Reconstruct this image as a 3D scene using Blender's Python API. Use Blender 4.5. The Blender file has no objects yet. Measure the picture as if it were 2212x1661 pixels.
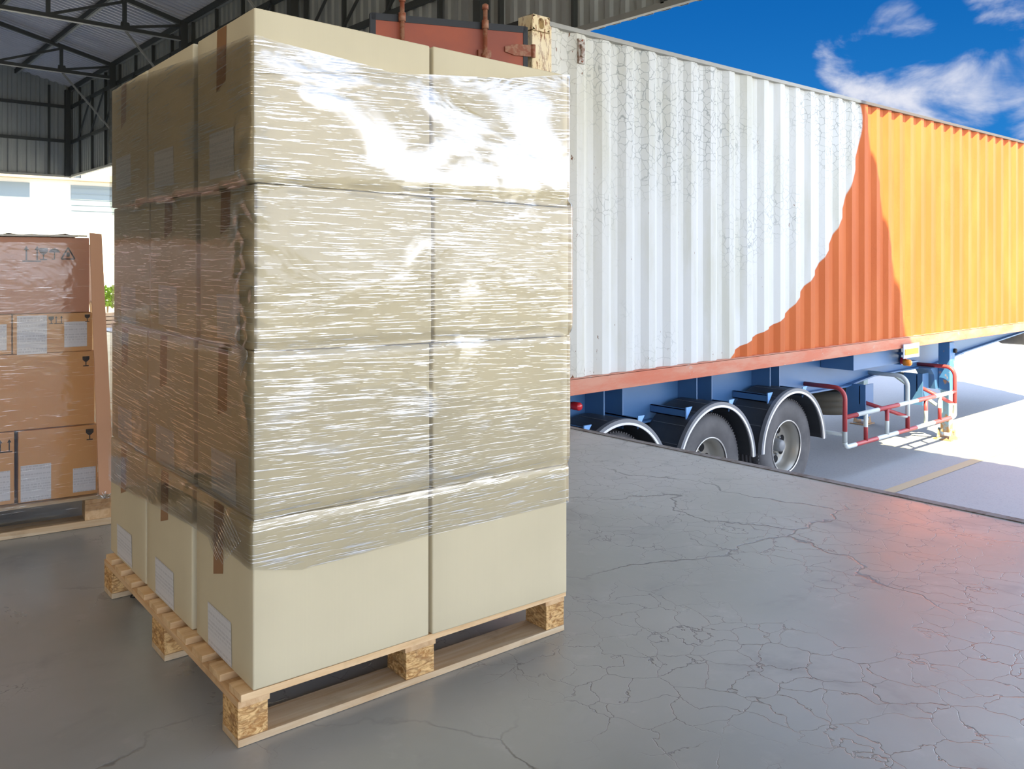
import bpy, bmesh, math, random
from mathutils import Vector, Matrix, Euler
random.seed(7)
PI = math.pi
C = bpy.context.scene.collection
S = bpy.context.scene

# ------------------------------------------------------------------ camera
cam_d = bpy.data.cameras.new('camera'); cam = bpy.data.objects.new('camera', cam_d); C.objects.link(cam)
S.camera = cam
F_PX = 1848.0
cam_d.sensor_fit = 'HORIZONTAL'; cam_d.sensor_width = 36.0
cam_d.lens = F_PX / 2212 * 36.0
cam_d.shift_x = 0.0
cam_d.shift_y = -(830.5 - 566.0) / 2212
cam_d.clip_start = 0.05; cam_d.clip_end = 2000
yaw = math.radians(49.2)
cam.location = (0, 0, 1.11)
cam.rotation_euler = (PI / 2, 0, yaw - PI / 2)
S.view_settings.view_transform = 'Standard'
S.view_settings.look = 'None'
S.view_settings.gamma = 1.0
S.view_settings.use_curve_mapping = False
S.view_settings.exposure = 1.0

# ------------------------------------------------------------------ node helper
class NT:
    def __init__(s, tree):
        s.t = tree; s.n = tree.nodes; s.l = tree.links
    def node(s, kind, **kw):
        n = s.n.new(kind)
        for k, v in kw.items(): setattr(n, k, v)
        return n
    def put(s, sock, v):
        if v is None: return
        if hasattr(v, 'is_output') and hasattr(v, 'links'): s.l.new(v, sock)
        else:
            if isinstance(v, (tuple, list)) and len(v) == 3 and sock.type == 'RGBA': v = (*v, 1)
            sock.default_value = v
    def math(s, op, a, b=None, c=None, clamp=False):
        n = s.node('ShaderNodeMath', operation=op, use_clamp=clamp)
        s.put(n.inputs[0], a); s.put(n.inputs[1], b); s.put(n.inputs[2], c)
        return n.outputs[0]
    def vmath(s, op, a, b=None, sc=None):
        n = s.node('ShaderNodeVectorMath', operation=op)
        s.put(n.inputs[0], a); s.put(n.inputs[1], b)
        if sc is not None: s.put(n.inputs['Scale'], sc)
        return n.outputs['Value'] if op in ('DOT_PRODUCT', 'LENGTH', 'DISTANCE') else n.outputs[0]
    def ss(s, v, a, b, lo=0.0, hi=1.0):
        n = s.node('ShaderNodeMapRange', interpolation_type='SMOOTHSTEP')
        s.put(n.inputs[0], v); s.put(n.inputs[1], a); s.put(n.inputs[2], b); s.put(n.inputs[3], lo); s.put(n.inputs[4], hi)
        return n.outputs[0]
    def mix(s, f, a, b, blend='MIX'):
        n = s.node('ShaderNodeMix', data_type='RGBA', blend_type=blend)
        s.put(n.inputs[0], f); s.put(n.inputs[6], a); s.put(n.inputs[7], b)
        return n.outputs[2]
    def noise(s, vec, scale=5, detail=4, rough=.5, dist=0.0):
        n = s.node('ShaderNodeTexNoise')
        s.put(n.inputs['Vector'], vec); s.put(n.inputs['Scale'], scale); s.put(n.inputs['Detail'], detail)
        s.put(n.inputs['Roughness'], rough); s.put(n.inputs['Distortion'], dist)
        return n.outputs[0]
    def noisec(s, vec, scale=5, detail=4):
        n = s.node('ShaderNodeTexNoise')
        s.put(n.inputs['Vector'], vec); s.put(n.inputs['Scale'], scale); s.put(n.inputs['Detail'], detail)
        return n.outputs[1]
    def voro(s, vec, scale=5, feature='F1'):
        n = s.node('ShaderNodeTexVoronoi', feature=feature)
        s.put(n.inputs['Vector'], vec); s.put(n.inputs['Scale'], scale)
        return n.outputs['Distance']
    def mapping(s, vec, scale=(1, 1, 1), rot=(0, 0, 0), loc=(0, 0, 0)):
        n = s.node('ShaderNodeMapping')
        s.put(n.inputs[0], vec); n.inputs['Location'].default_value = loc
        n.inputs['Rotation'].default_value = rot; n.inputs['Scale'].default_value = scale
        return n.outputs[0]
    def coord(s, which='Object'):
        return s.node('ShaderNodeTexCoord').outputs[which]
    def pos(s):
        return s.node('ShaderNodeNewGeometry').outputs['Position']
    def sep(s, v):
        n = s.node('ShaderNodeSeparateXYZ'); s.put(n.inputs[0], v); return n.outputs
    def comb(s, x, y, z):
        n = s.node('ShaderNodeCombineXYZ'); s.put(n.inputs[0], x); s.put(n.inputs[1], y); s.put(n.inputs[2], z); return n.outputs[0]
    def bump(s, h, strength=.3, dist=.01):
        n = s.node('ShaderNodeBump'); s.put(n.inputs['Height'], h)
        n.inputs['Strength'].default_value = strength; n.inputs['Distance'].default_value = dist
        return n.outputs[0]

def mat(name, col=None, rough=.6, metal=0.0, spec=.5, build=None):
    m = bpy.data.materials.new(name); m.use_nodes = True
    t = NT(m.node_tree); b = m.node_tree.nodes['Principled BSDF']
    if col is not None: b.inputs['Base Color'].default_value = (*col, 1)
    b.inputs['Roughness'].default_value = rough; b.inputs['Metallic'].default_value = metal
    b.inputs['Specular IOR Level'].default_value = spec
    if build: build(t, b)
    return m

# ------------------------------------------------------------------ world: deep blue sky with white cloud
def build_world():
    w = bpy.data.worlds.new('sky'); S.world = w; w.use_nodes = True
    t = NT(w.node_tree)
    for n in list(t.n): t.n.remove(n)
    g = t.coord('Generated')
    d = t.vmath('NORMALIZE', g)
    z = t.sep(d)[2]
    # clear blue window of the sky, brighter cloud cover elsewhere
    def near(v, a, b):
        v = Vector(v).normalized()
        return t.ss(t.vmath('DOT_PRODUCT', d, tuple(v)), a, b)
    clear = near((.857, .495, .13), .930, .965)
    blue = t.mix(t.ss(z, 0.05, .32), (.012, .12, .34), (.0025, .066, .235))
    wisp = t.noise(t.mapping(d, (7, 7, 13), (0, .15, .3)), 1.0, 6, .56, .5)
    wisp2 = t.noise(t.mapping(d, (14, 14, 34), (0, 0, .3)), 1.0, 6, .6, .5)
    wsum = t.math('ADD', t.math('MULTIPLY', wisp, .84), t.math('MULTIPLY', wisp2, .16))
    blobs = None
    for v, w_ in (((.868, .447, .215), .9994), ((.878, .44, .196), .9989), ((.917, .359, .172), .9984), ((.90, .40, .182), .9986),
                 ((.935, .31, .182), .9988), ((.885, .41, .232), .9994), ((.913, .38, .150), .9991), ((.922, .318, .262), .9993),
                 ((.95, .29, .15), .9990)):
        b = near(v, w_ - .0010, 1.0)
        blobs = b if blobs is None else t.math('MAXIMUM', blobs, b)
    cm = t.ss(t.math('ADD', wsum, t.math('MULTIPLY', blobs, .24)), .64, .86)
    cm = t.math('MULTIPLY', cm, t.ss(blobs, 0.0, .35))
    skyin = t.mix(cm, blue, (.40, .41, .46))
    # cover outside the window
    cov = t.noise(t.mapping(d, (2.2, 2.2, 5)), 1.0, 5, .55, .3)
    low = t.ss(z, .30, -.02)
    hz = t.mix(low, (1.7, 1.75, 1.95), (2.75, 2.75, 2.8))
    cover = t.mix(t.ss(cov, .38, .66), t.mix(low, (.6, .95, 1.6), (2.7, 2.8, 3.0)), hz)
    col = t.mix(clear, cover, skyin)
    # ground below the horizon: pale concrete haze
    col = t.mix(t.ss(z, -.004, -.02), col, (1.1, 1.08, 1.02))
    bg = t.node('ShaderNodeBackground'); t.put(bg.inputs[0], col); bg.inputs[1].default_value = 1.0
    o = t.node('ShaderNodeOutputWorld'); t.l.new(bg.outputs[0], o.inputs[0])
build_world()

# ------------------------------------------------------------------ sun (over the roof from behind the camera)
sd = bpy.data.lights.new('sun', 'SUN'); sun = bpy.data.objects.new('sun', sd); C.objects.link(sun)
sd.energy = 11.5; sd.angle = .009; sd.color = (1.0, .86, .50)
SUN = Vector((.40, .55, -1)).normalized()
sun.rotation_euler = SUN.to_track_quat('-Z', 'Y').to_euler()
sun.location = (-10, -20, 40)

# added warm fill lights, out of view, to lift the stack's left face
for i, (x, y) in enumerate(((-5.0, 1.5), (-5.0, 8.0), (-9.5, 3.5))):
    ld = bpy.data.lights.new('warm_fill', 'POINT'); lo = bpy.data.objects.new('warm_fill', ld); C.objects.link(lo)
    ld.energy = 62; ld.color = (1.0, .70, .40); ld.shadow_soft_size = .35; lo.location = (x, y, 5.6)

# ------------------------------------------------------------------ mesh helpers
class MB:
    def __init__(s): s.v = []; s.f = []; s.uv = None; s.sm = []
    def quad(s, a, b, c, d, smooth=False):
        i = len(s.v); s.v += [Vector(a), Vector(b), Vector(c), Vector(d)]; s.f.append((i, i+1, i+2, i+3)); s.sm.append(smooth)
    def poly(s, pts, smooth=False):
        i = len(s.v); s.v += [Vector(p) for p in pts]; s.f.append(tuple(range(i, i+len(pts)))); s.sm.append(smooth)
    def box(s, lo, hi, M=None):
        i = len(s.v)
        P = [(x, y, z) for x in (lo[0], hi[0]) for y in (lo[1], hi[1]) for z in (lo[2], hi[2])]
        s.v += [(M @ Vector(p)) if M else Vector(p) for p in P]
        for q in ((0,1,3,2),(4,6,7,5),(0,4,5,1),(2,3,7,6),(0,2,6,4),(1,5,7,3)):
            s.f.append(tuple(i+k for k in q)); s.sm.append(False)
        return s
    def bar(s, a, b, w, h, up=(0,0,1)):
        a = Vector(a); b = Vector(b); d = b-a; L = d.length; d.normalize()
        u = Vector(up)
        if abs(d.dot(u)) > .98: u = Vector((1,0,0))
        r = d.cross(u).normalized(); u = r.cross(d).normalized()
        M = Matrix((( d.x, r.x, u.x, a.x), (d.y, r.y, u.y, a.y), (d.z, r.z, u.z, a.z), (0,0,0,1)))
        return s.box((0,-w/2,-h/2), (L,w/2,h/2), M)
    def prism(s, pts, y0, y1, axis='Y', smooth=False):
        # pts: 2D outline; extruded along axis
        def P(p, t):
            if axis == 'Y': return Vector((p[0], t, p[1]))
            if axis == 'X': return Vector((t, p[0], p[1]))
            return Vector((p[0], p[1], t))
        n = len(pts); i = len(s.v)
        s.v += [P(p, y0) for p in pts] + [P(p, y1) for p in pts]
        s.f.append(tuple(i+k for k in range(n))); s.sm.append(False)
        s.f.append(tuple(i+n+k for k in reversed(range(n)))); s.sm.append(False)
        for k in range(n):
            s.f.append((i+k, i+n+k, i+n+(k+1) % n, i+(k+1) % n)); s.sm.append(smooth)
        return s
    def tube(s, pts, r, seg=12, caps=True):
        pts = [Vector(p) for p in pts]; n = len(pts); i0 = len(s.v)
        up = None
        for k, p in enumerate(pts):
            d = (pts[min(k+1, n-1)] - pts[max(k-1, 0)]).normalized()
            if up is None:
                up = Vector((0,0,1)) if abs(d.z) < .9 else Vector((1,0,0))
            u = (up - d*up.dot(d)).normalized(); up = u; w = d.cross(u)
            rr = r[k] if isinstance(r, (list, tuple)) else r
            for j in range(seg):
                a = 2*PI*j/seg; s.v.append(p + (u*math.cos(a) + w*math.sin(a))*rr)
        for k in range(n-1):
            for j in range(seg):
                a = i0+k*seg+j; b = i0+k*seg+(j+1) % seg
                s.f.append((a, b, b+seg, a+seg)); s.sm.append(True)
        if caps:
            s.f.append(tuple(i0+j for j in reversed(range(seg)))); s.sm.append(False)
            s.f.append(tuple(i0+(n-1)*seg+j for j in range(seg))); s.sm.append(False)
        return s
    def lathe(s, prof, center, axis='Y', seg=48, a0=0, a1=2*PI):
        # prof: (radius, offset along axis)
        closed = abs(a1-a0-2*PI) < 1e-6
        i0 = len(s.v); m = len(prof); N = seg if closed else seg+1
        c = Vector(center)
        for j in range(N):
            a = a0+(a1-a0)*j/seg; ca, sa = math.cos(a), math.sin(a)
            for r, t in prof:
                if axis == 'Y': s.v.append(c+Vector((r*ca, t, r*sa)))
                elif axis == 'X': s.v.append(c+Vector((t, r*ca, r*sa)))
                else: s.v.append(c+Vector((r*ca, r*sa, t)))
        for j in range(seg):
            k = (j+1) % N
            for q in range(m-1):
                s.f.append((i0+j*m+q, i0+k*m+q, i0+k*m+q+1, i0+j*m+q+1)); s.sm.append(True)
        return s
    def build(s, name, m, parent=None, bevel=0, loc=(0,0,0), rot=(0,0,0), fixn=True, seg=2):
        me = bpy.data.meshes.new(name)
        me.from_pydata([tuple(v) for v in s.v], [], s.f)
        me.polygons.foreach_set('use_smooth', s.sm)
        if s.uv:
            l = me.uv_layers.new(name='uv')
            for p in me.polygons:
                for li in p.loop_indices: l.data[li].uv = s.uv[me.loops[li].vertex_index]
        if fixn or bevel:
            bm = bmesh.new(); bm.from_mesh(me)
            if fixn: bmesh.ops.recalc_face_normals(bm, faces=bm.faces)
            if bevel:
                bmesh.ops.bevel(bm, geom=bm.edges[:], offset=bevel, segments=seg, profile=.6, affect='EDGES', clamp_overlap=True)
                for f in bm.faces: f.smooth = False
            bm.to_mesh(me); bm.free()
        me.materials.append(m)
        o = bpy.data.objects.new(name, me); C.objects.link(o)
        o.location = loc; o.rotation_euler = rot
        if parent: o.parent = parent
        return o

def tag(o, label=None, cat=None, group=None, kind=None):
    if label: o['label'] = label
    if cat: o['category'] = cat
    if group: o['group'] = group
    if kind: o['kind'] = kind
    return o
def thing(name, label, cat, loc=(0,0,0), rz=0, group=None, kind=None, rot=None):
    o = bpy.data.objects.new(name, None); C.objects.link(o); o.empty_display_size = .1
    o.location = loc; o.rotation_euler = rot or (0, 0, rz)
    return tag(o, label, cat, group, kind)
def struct(o, label, cat='building'):
    return tag(o, label, cat, kind='structure')
def copy_tree(o, parent=None):
    c = o.copy(); C.objects.link(c); c.parent = parent
    for ch in list(o.children): copy_tree(ch, c)
    return c

# ------------------------------------------------------------------ materials
def concrete_floor(t, b):
    p = t.pos()
    base = t.noise(p, .55, 6, .6)
    fine = t.noise(p, 9, 8, .65)
    blot = t.noise(t.mapping(p, (1, 1, 1), (0, 0, .4)), 2.3, 5, .6, .6)
    col = t.mix(t.ss(base, .3, .7), (.235, .25, .235), (.34, .345, .345))
    col = t.mix(t.math('MULTIPLY', t.ss(blot, .56, .72), .45), col, (.13, .14, .15))
    col = t.mix(t.math('MULTIPLY', t.ss(fine, .55, .75), .3), col, (.46, .45, .46))
    warp = t.vmath('ADD', p, t.vmath('SCALE', t.vmath('SUBTRACT', t.noisec(p, 7, 5), (.5, .5, .5)), sc=.16))
    warp2 = t.vmath('ADD', p, t.vmath('SCALE', t.vmath('SUBTRACT', t.noisec(p, 2.2, 6), (.5, .5, .5)), sc=.6))
    fcr = t.voro(warp, 8.5, 'DISTANCE_TO_EDGE')
    mcr = t.voro(warp2, .85, 'DISTANCE_TO_EDGE')
    x = t.sep(p)
    # craquelure is strongest towards the open side
    mask = t.ss(t.math('ADD', t.noise(p, 1.1, 4, .6), t.math('MULTIPLY', x[0], .045)), .52, .66)
    c1 = t.math('MULTIPLY', t.ss(fcr, .016, .0), t.math('MULTIPLY', mask, .75))
    m2 = t.ss(t.noise(p, .7, 3, .5), .42, .56)
    c2 = t.math('MULTIPLY', t.ss(mcr, .0075, .0), m2)
    cr = t.math('MAXIMUM', c1, c2)
    col = t.mix(t.math('MULTIPLY', cr, .8), col, (.02, .02, .024))
    spots = t.ss(t.voro(t.mapping(p, (1, 1, 1)), 3.1), .018, .010)
    col = t.mix(t.math('MULTIPLY', spots, .85), col, (.015, .015, .02))
    t.put(b.inputs['Base Color'], col)
    t.put(b.inputs['Roughness'], t.math('ADD', t.math('MULTIPLY', blot, .22), .20))
    h = t.math('SUBTRACT', t.math('MULTIPLY', t.noise(p, 3, 7, .6), .5), cr)
    t.put(b.inputs['Normal'], t.bump(h, .35, .004))
    b.inputs['Specular IOR Level'].default_value = .8
M_floor = mat('dock_concrete', rough=.3, build=concrete_floor)

def yard(t, b):
    p = t.pos()
    col = t.mix(t.noise(p, .35, 6, .6), (.27, .275, .285), (.36, .362, .37))
    col = t.mix(t.math('MULTIPLY', t.ss(t.noise(p, 60, 3, .6), .5, .7), .35), col, (.19, .19, .20))
    t.put(b.inputs['Base Color'], col)
    t.put(b.inputs['Normal'], t.bump(t.noise(p, 90, 4), .3, .004))
M_yard = mat('yard_concrete', rough=.85, build=yard)
M_yline = mat('faded_yellow_line', (.43, .35, .23), .85)
M_kerb = mat('dock_kerb', (.17, .165, .165), .6, build=lambda t, b: t.put(b.inputs['Base Color'], t.mix(t.ss(t.noise(t.pos(), 9, 6, .7), .45, .62), (.20, .19, .19), (.10, .075, .06))))

def sheet_mat(name, c0, c1, rough=.5, metal=0.0):
    def f(t, b):
        p = t.pos()
        n = t.noise(t.mapping(p, (.6, .6, .25)), 2.0, 6, .6)
        t.put(b.inputs['Base Color'], t.mix(n, c0, c1))
    return mat(name, rough=rough, metal=metal, build=f)
M_wallsheet = sheet_mat('wall_sheet', (.26, .28, .27), (.43, .45, .43), .55)
M_roofsheet = sheet_mat('roof_sheet', (.46, .47, .50), (.62, .63, .67), .45)
M_steel = mat('dark_steel', (.055, .06, .055), .55)
M_steel_l = mat('pale_flange', (.30, .30, .27), .5)

def card(c, speck=.06, vgrain=True):
    def f(t, b):
        p = t.coord('Object')
        oi = t.node('ShaderNodeObjectInfo')
        q = t.vmath('ADD', p, t.vmath('SCALE', (1, 1, 1), sc=t.math('MULTIPLY', oi.outputs['Random'], 20)))
        n = t.noise(q, 3, 4, .5)
        lines = t.noise(t.mapping(q, (220, 220, .6) if vgrain else (.6, .6, 220)), 1.0, 2, .5)
        col = t.mix(t.math('MULTIPLY', t.ss(n, .3, .7), .55), c, tuple(x*.86 for x in c))
        col = t.mix(t.math('MULTIPLY', lines, .10), col, tuple(x*.7 for x in c))
        col = t.mix(t.math('MULTIPLY', oi.outputs['Random'], .10), col, tuple(x*.8 for x in c))
        t.put(b.inputs['Base Color'], col)
        t.put(b.inputs['Normal'], t.bump(lines, .05, .001))
    return f
M_card = mat('cream_cardboard', rough=.75, spec=.3, build=card((.635, .555, .375)))
M_cardbrown = mat('brown_cardboard', rough=.75, spec=.3, build=card((.68, .37, .15)))
M_cardred = mat('reddish_cardboard', rough=.7, spec=.3, build=card((.56, .29, .185)))
M_board = mat('corner_board', rough=.7, spec=.3, build=card((.62, .34, .20)))
M_tape = mat('brown_tape', (.30, .145, .05), .28)
M_ink = mat('black_ink', (.025, .02, .02), .6)
def paper_f(t, b):
    p = t.coord('Object'); s = t.sep(p)
    # rows of small print on the sheet
    row = t.math('FRACT', t.math('MULTIPLY', s[2], 95))
    rown = t.noise(t.comb(0, 0, t.math('FLOOR', t.math('MULTIPLY', s[2], 95))), 3.7, 0)
    wordn = t.noise(t.comb(t.math('MULTIPLY', t.math('ADD', s[0], s[1]), 160), 0, t.math('FLOOR', t.math('MULTIPLY', s[2], 95))), 1.0, 2)
    m = t.math('MULTIPLY', t.math('MULTIPLY', t.ss(row, .35, .5), t.ss(rown, .42, .5)), t.ss(wordn, .42, .52))
    t.put(b.inputs['Base Color'], t.mix(t.math('MULTIPLY', m, .28), (.66, .66, .67), (.2, .2, .22)))
M_paper = mat('printed_paper', rough=.55, build=paper_f)
M_paper_pale = mat('blank_paper', (.55, .52, .44), .5)

def wood(c0, c1, ax=0, sc=1.0):
    def f(t, b):
        p = t.coord('Object')
        s = [28*sc, 28*sc, 28*sc]; s[ax] = 2.2*sc
        n = t.noise(t.mapping(p, tuple(s)), 1.0, 6, .6, 1.2)
        col = t.mix(t.ss(n, .3, .7), c0, c1)
        n2 = t.noise(p, 7, 5, .6)
        col = t.mix(t.math('MULTIPLY', t.ss(n2, .52, .7), .4), col, tuple(x*.55 for x in c0))
        t.put(b.inputs['Base Color'], col)
        t.put(b.inputs['Normal'], t.bump(n, .35, .003))
    return f
M_woodX = mat('pallet_board_wood', rough=.7, spec=.3, build=wood((.62, .39, .19), (.78, .56, .32), 0))
M_woodY = mat('pallet_stringer_wood', rough=.7, spec=.3, build=wood((.55, .33, .16), (.72, .50, .28), 1))
M_woodgrey = mat('weathered_board_wood', rough=.8, spec=.3, build=wood((.50, .34, .19), (.62, .50, .34), 0))
def chip(t, b):
    p = t.coord('Object')
    r = t.noise(t.mapping(p, (26, 26, 55), (0, .5, 0)), 1.0, 5, .65, 2.5)
    v = t.voro(t.mapping(p, (40, 40, 90), (0, .7, 0)), 1.0)
    col = t.mix(t.ss(r, .35, .62), (.42, .21, .07), (.80, .53, .24))
    col = t.mix(t.math('MULTIPLY', t.ss(v, .55, .8), .5), col, (.25, .12, .05))
    t.put(b.inputs['Base Color'], col)
    t.put(b.inputs['Normal'], t.bump(t.math('ADD', r, v), .7, .006))
M_block = mat('block_end_grain', rough=.8, spec=.2, build=chip)

def film_f(sheet=.10, streak=.45, dens=.0):
    def f(m):
        m.use_nodes = True; t = NT(m.node_tree)
        for n in list(t.n): t.n.remove(n)
        uv = t.coord('UV'); s = t.sep(uv)
        u, v = s[0], s[1]
        # the wrap runs almost level, its tilt changes with height
        tilt = t.math('MULTIPLY', t.noise(t.comb(0, t.math('MULTIPLY', v, 1.0), 4.0), 3.1, 1), .22)
        vv = t.math('ADD', v, t.math('MULTIPLY', u, t.math('SUBTRACT', tilt, .11)))
        wob = t.noise(t.comb(t.math('MULTIPLY', u, 5), t.math('MULTIPLY', v, 9), 0), 1.0, 3)
        vv2 = t.math('ADD', vv, t.math('MULTIPLY', wob, .006))
        a = t.noise(t.comb(t.math('MULTIPLY', u, 6), t.math('MULTIPLY', vv2, 230), 0), 1.0, 3, .6, 0)
        b_ = t.noise(t.comb(t.math('MULTIPLY', u, 14), t.math('MULTIPLY', vv, 420), 7), 1.0, 2, .6, 0)
        big = t.noise(t.comb(t.math('MULTIPLY', u, 3.2), t.math('MULTIPLY', v, 6), 2), 1.0, 4, .55, .5)
        thr = t.math('SUBTRACT', .66 - dens, t.math('MULTIPLY', big, .17))
        sa = t.ss(a, thr, t.math('ADD', thr, .035))
        sb = t.ss(b_, t.math('ADD', thr, .05), t.math('ADD', thr, .09))
        st = t.math('MAXIMUM', sa, t.math('MULTIPLY', sb, .8))
        lw = t.node('ShaderNodeFresnel'); lw.inputs[0].default_value = 1.5
        # the upper windings lie smooth and doubled, they mirror more
        up = t.math('MULTIPLY', t.ss(v, 1.22, 1.34), t.ss(u, -.05, .35))
        patch = t.ss(t.math('ADD', big, t.math('MULTIPLY', up, .15)), .59, .69)
        base = t.math('ADD', t.math('MULTIPLY', lw.outputs[0], 1.1), t.math('MULTIPLY', patch, sheet))
        h = t.math('ADD', t.math('MULTIPLY', a, .8), t.math('MULTIPLY', b_, .3))
        nrm = t.bump(h, .30, .003)
        soft = t.bump(big, .25, .02)
        g0 = t.node('ShaderNodeBsdfGlossy'); g0.inputs['Roughness'].default_value = .10; t.l.new(soft, g0.inputs['Normal'])
        gl = t.node('ShaderNodeBsdfGlossy'); gl.inputs['Roughness'].default_value = .20; t.l.new(nrm, gl.inputs['Normal'])
        for g_ in (g0, gl): g_.inputs[0].default_value = (1, 1, 1, 1)
        tr = t.node('ShaderNodeBsdfTransparent'); tr.inputs[0].default_value = (.95, .945, .93, 1)
        m0 = t.node('ShaderNodeMixShader'); t.l.new(t.math('MINIMUM', base, 1.0), m0.inputs[0]); t.l.new(tr.outputs[0], m0.inputs[1]); t.l.new(g0.outputs[0], m0.inputs[2])
        mx = t.node('ShaderNodeMixShader')
        t.l.new(t.math('MULTIPLY', st, streak), mx.inputs[0]); t.l.new(m0.outputs[0], mx.inputs[1]); t.l.new(gl.outputs[0], mx.inputs[2])
        o = t.node('ShaderNodeOutputMaterial'); t.l.new(mx.outputs[0], o.inputs[0])
        return m
    return f
M_film = film_f(.18, .60, .002)(bpy.data.materials.new('stretch_film_clear'))
M_film2 = film_f(.03, .30, -.05)(bpy.data.materials.new('stretch_film_thin'))
def fold_mat():
    m = bpy.data.materials.new('film_fold'); m.use_nodes = True; t = NT(m.node_tree)
    for n in list(t.n): t.n.remove(n)
    gl = t.node('ShaderNodeBsdfGlossy'); gl.inputs['Roughness'].default_value = .12
    tr = t.node('ShaderNodeBsdfTransparent')
    mx = t.node('ShaderNodeMixShader'); mx.inputs[0].default_value = .45
    t.l.new(tr.outputs[0], mx.inputs[1]); t.l.new(gl.outputs[0], mx.inputs[2])
    o = t.node('ShaderNodeOutputMaterial'); t.l.new(mx.outputs[0], o.inputs[0])
    return m
M_fold = fold_mat()

# container paints
def side_paint(t, b):
    p = t.pos(); s = t.sep(p)
    # outline of the white painted field against the orange paint: X as a function of height
    fc = t.node('ShaderNodeFloatCurve')
    cv = fc.mapping.curves[0]
    # height .15..2.97 -> 0..1 ; X 6.5..9.5 -> 0..1
    pts = [(.197, 6.80), (.36, 7.20), (.57, 7.79), (.80, 8.10), (1.136, 8.51), (1.5, 8.84), (1.858, 9.06), (2.3, 9.27), (2.65, 9.38), (2.97, 9.35)]
    pts = [((z-.15)/2.85, (x-6.5)/3.0) for z, x in pts]
    cv.points[0].location = (0, .09); cv.points[1].location = (1, pts[-1][1])
    for q in pts: cv.points.new(*q)
    fc.mapping.update()
    t.put(fc.inputs['Value'], t.math('DIVIDE', t.math('SUBTRACT', s[2], .15), 2.85))
    xb = t.math('ADD', t.math('MULTIPLY', fc.outputs[0], 3.0), 6.5)
    xb = t.math('ADD', xb, t.math('MULTIPLY', t.noise(p, 3, 2), .06))
    white = t.ss(t.math('SUBTRACT', s[0], xb), .012, -.012)
    cr = t.voro(t.vmath('ADD', p, t.vmath('SCALE', t.noisec(p, 9, 3), sc=.07)), 13, 'DISTANCE_TO_EDGE')
    crm = t.ss(t.noise(t.mapping(p, (.8, .8, .5)), 1.0, 4, .6), .44, .62)
    cm = t.math('MULTIPLY', t.ss(cr, .05, .0), t.math('MULTIPLY', crm, .6))
    n = t.noise(t.mapping(p, (3, 3, .7)), 1.0, 6, .6)
    wcol = t.mix(t.ss(n, .42, .7), (.60, .615, .605), (.53, .535, .48))
    wcol = t.mix(cm, wcol, (.12, .15, .155))
    # rust chips, more towards the rear end and the lower edge
    rn = t.noise(t.mapping(p, (22, 22, 9)), 1.0, 5, .65)
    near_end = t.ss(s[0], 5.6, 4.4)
    lowm = t.ss(s[2], .42, .2)
    rm = t.ss(t.math('ADD', rn, t.math('ADD', t.math('MULTIPLY', near_end, .06), t.math('MULTIPLY', lowm, .05))), .70, .73)
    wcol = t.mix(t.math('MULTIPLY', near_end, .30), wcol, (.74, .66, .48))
    wcol = t.mix(rm, wcol, (.16, .07, .03))
    ocol = t.mix(t.ss(n, .35, .7), (.47, .112, .030), (.53, .140, .040))
    sc = t.ss(t.noise(t.mapping(p, (14, 14, 5)), 1.0, 5, .7), .70, .74)
    ocol = t.mix(t.math('MULTIPLY', sc, .5), ocol, (.30, .12, .08))
    t.put(b.inputs['Base Color'], t.mix(white, ocol, wcol))
    t.put(b.inputs['Normal'], t.bump(t.math('ADD', n, t.math('MULTIPLY', cm, -1.0)), .25, .004))
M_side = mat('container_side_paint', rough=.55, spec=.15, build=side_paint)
def rail_paint(t, b):
    p = t.pos(); s = t.sep(p)
    n = t.noise(t.mapping(p, (1.5, 4, 6)), 1.0, 7, .65)
    col = t.mix(t.ss(n, .36, .62), (.52, .155, .09), (.53, .25, .17))
    col = t.mix(t.ss(t.noise(p, 9, 6, .7), .62, .70), col, (.45, .36, .31))
    t.put(b.inputs['Base Color'], col)
M_rail = mat('container_rail_paint', rough=.55, spec=.2, build=rail_paint)
M_toprail = mat('container_top_rail_paint', rough=.55, build=lambda t, b: t.put(b.inputs['Base Color'], t.mix(t.ss(t.sep(t.pos())[0], 9.30, 9.36), t.mix(t.noise(t.pos(), 6, 5), (.24, .24, .22), (.36, .35, .31)), (.075, .06, .05))))
def rusty_cream(t, b):
    p = t.pos()
    n = t.noise(t.mapping(p, (34, 34, 12)), 1.0, 6, .7)
    col = t.mix(t.ss(n, .52, .60), (.74, .60, .36), (.26, .11, .045))
    col = t.mix(t.ss(t.noise(p, 5, 4), .4, .6), col, t.mix(.5, col, (.78, .70, .52)))
    t.put(b.inputs['Base Color'], col); t.put(b.inputs['Normal'], t.bump(n, .5, .004))
M_post = mat('rusty_cream_paint', rough=.65, spec=.3, build=rusty_cream)
M_door = mat('red_brown_door_paint', rough=.5, build=lambda t, b: t.put(b.inputs['Base Color'], t.mix(t.ss(t.noise(t.pos(), 3, 5), .35, .7), (.36, .075, .028), (.27, .060, .030))))
M_rod = mat('rusty_rod', rough=.6, build=lambda t, b: t.put(b.inputs['Base Color'], t.mix(t.ss(t.noise(t.pos(), 14, 5, .7), .45, .6), (.26, .075, .035), (.34, .17, .10))))
M_gasket = mat('black_rubber', (.012, .014, .018), .5)
M_roofpan = mat('container_roof_paint', (.22, .2, .18), .6)
M_dark = mat('dark_interior', (.03, .03, .03), .8)
M_vent = mat('vent_plastic', rough=.5, build=lambda t, b: t.put(b.inputs['Base Color'], t.mix(t.ss(t.noise(t.pos(), 30, 4), .45, .6), (.42, .38, .33), (.20, .12, .08))))

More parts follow.
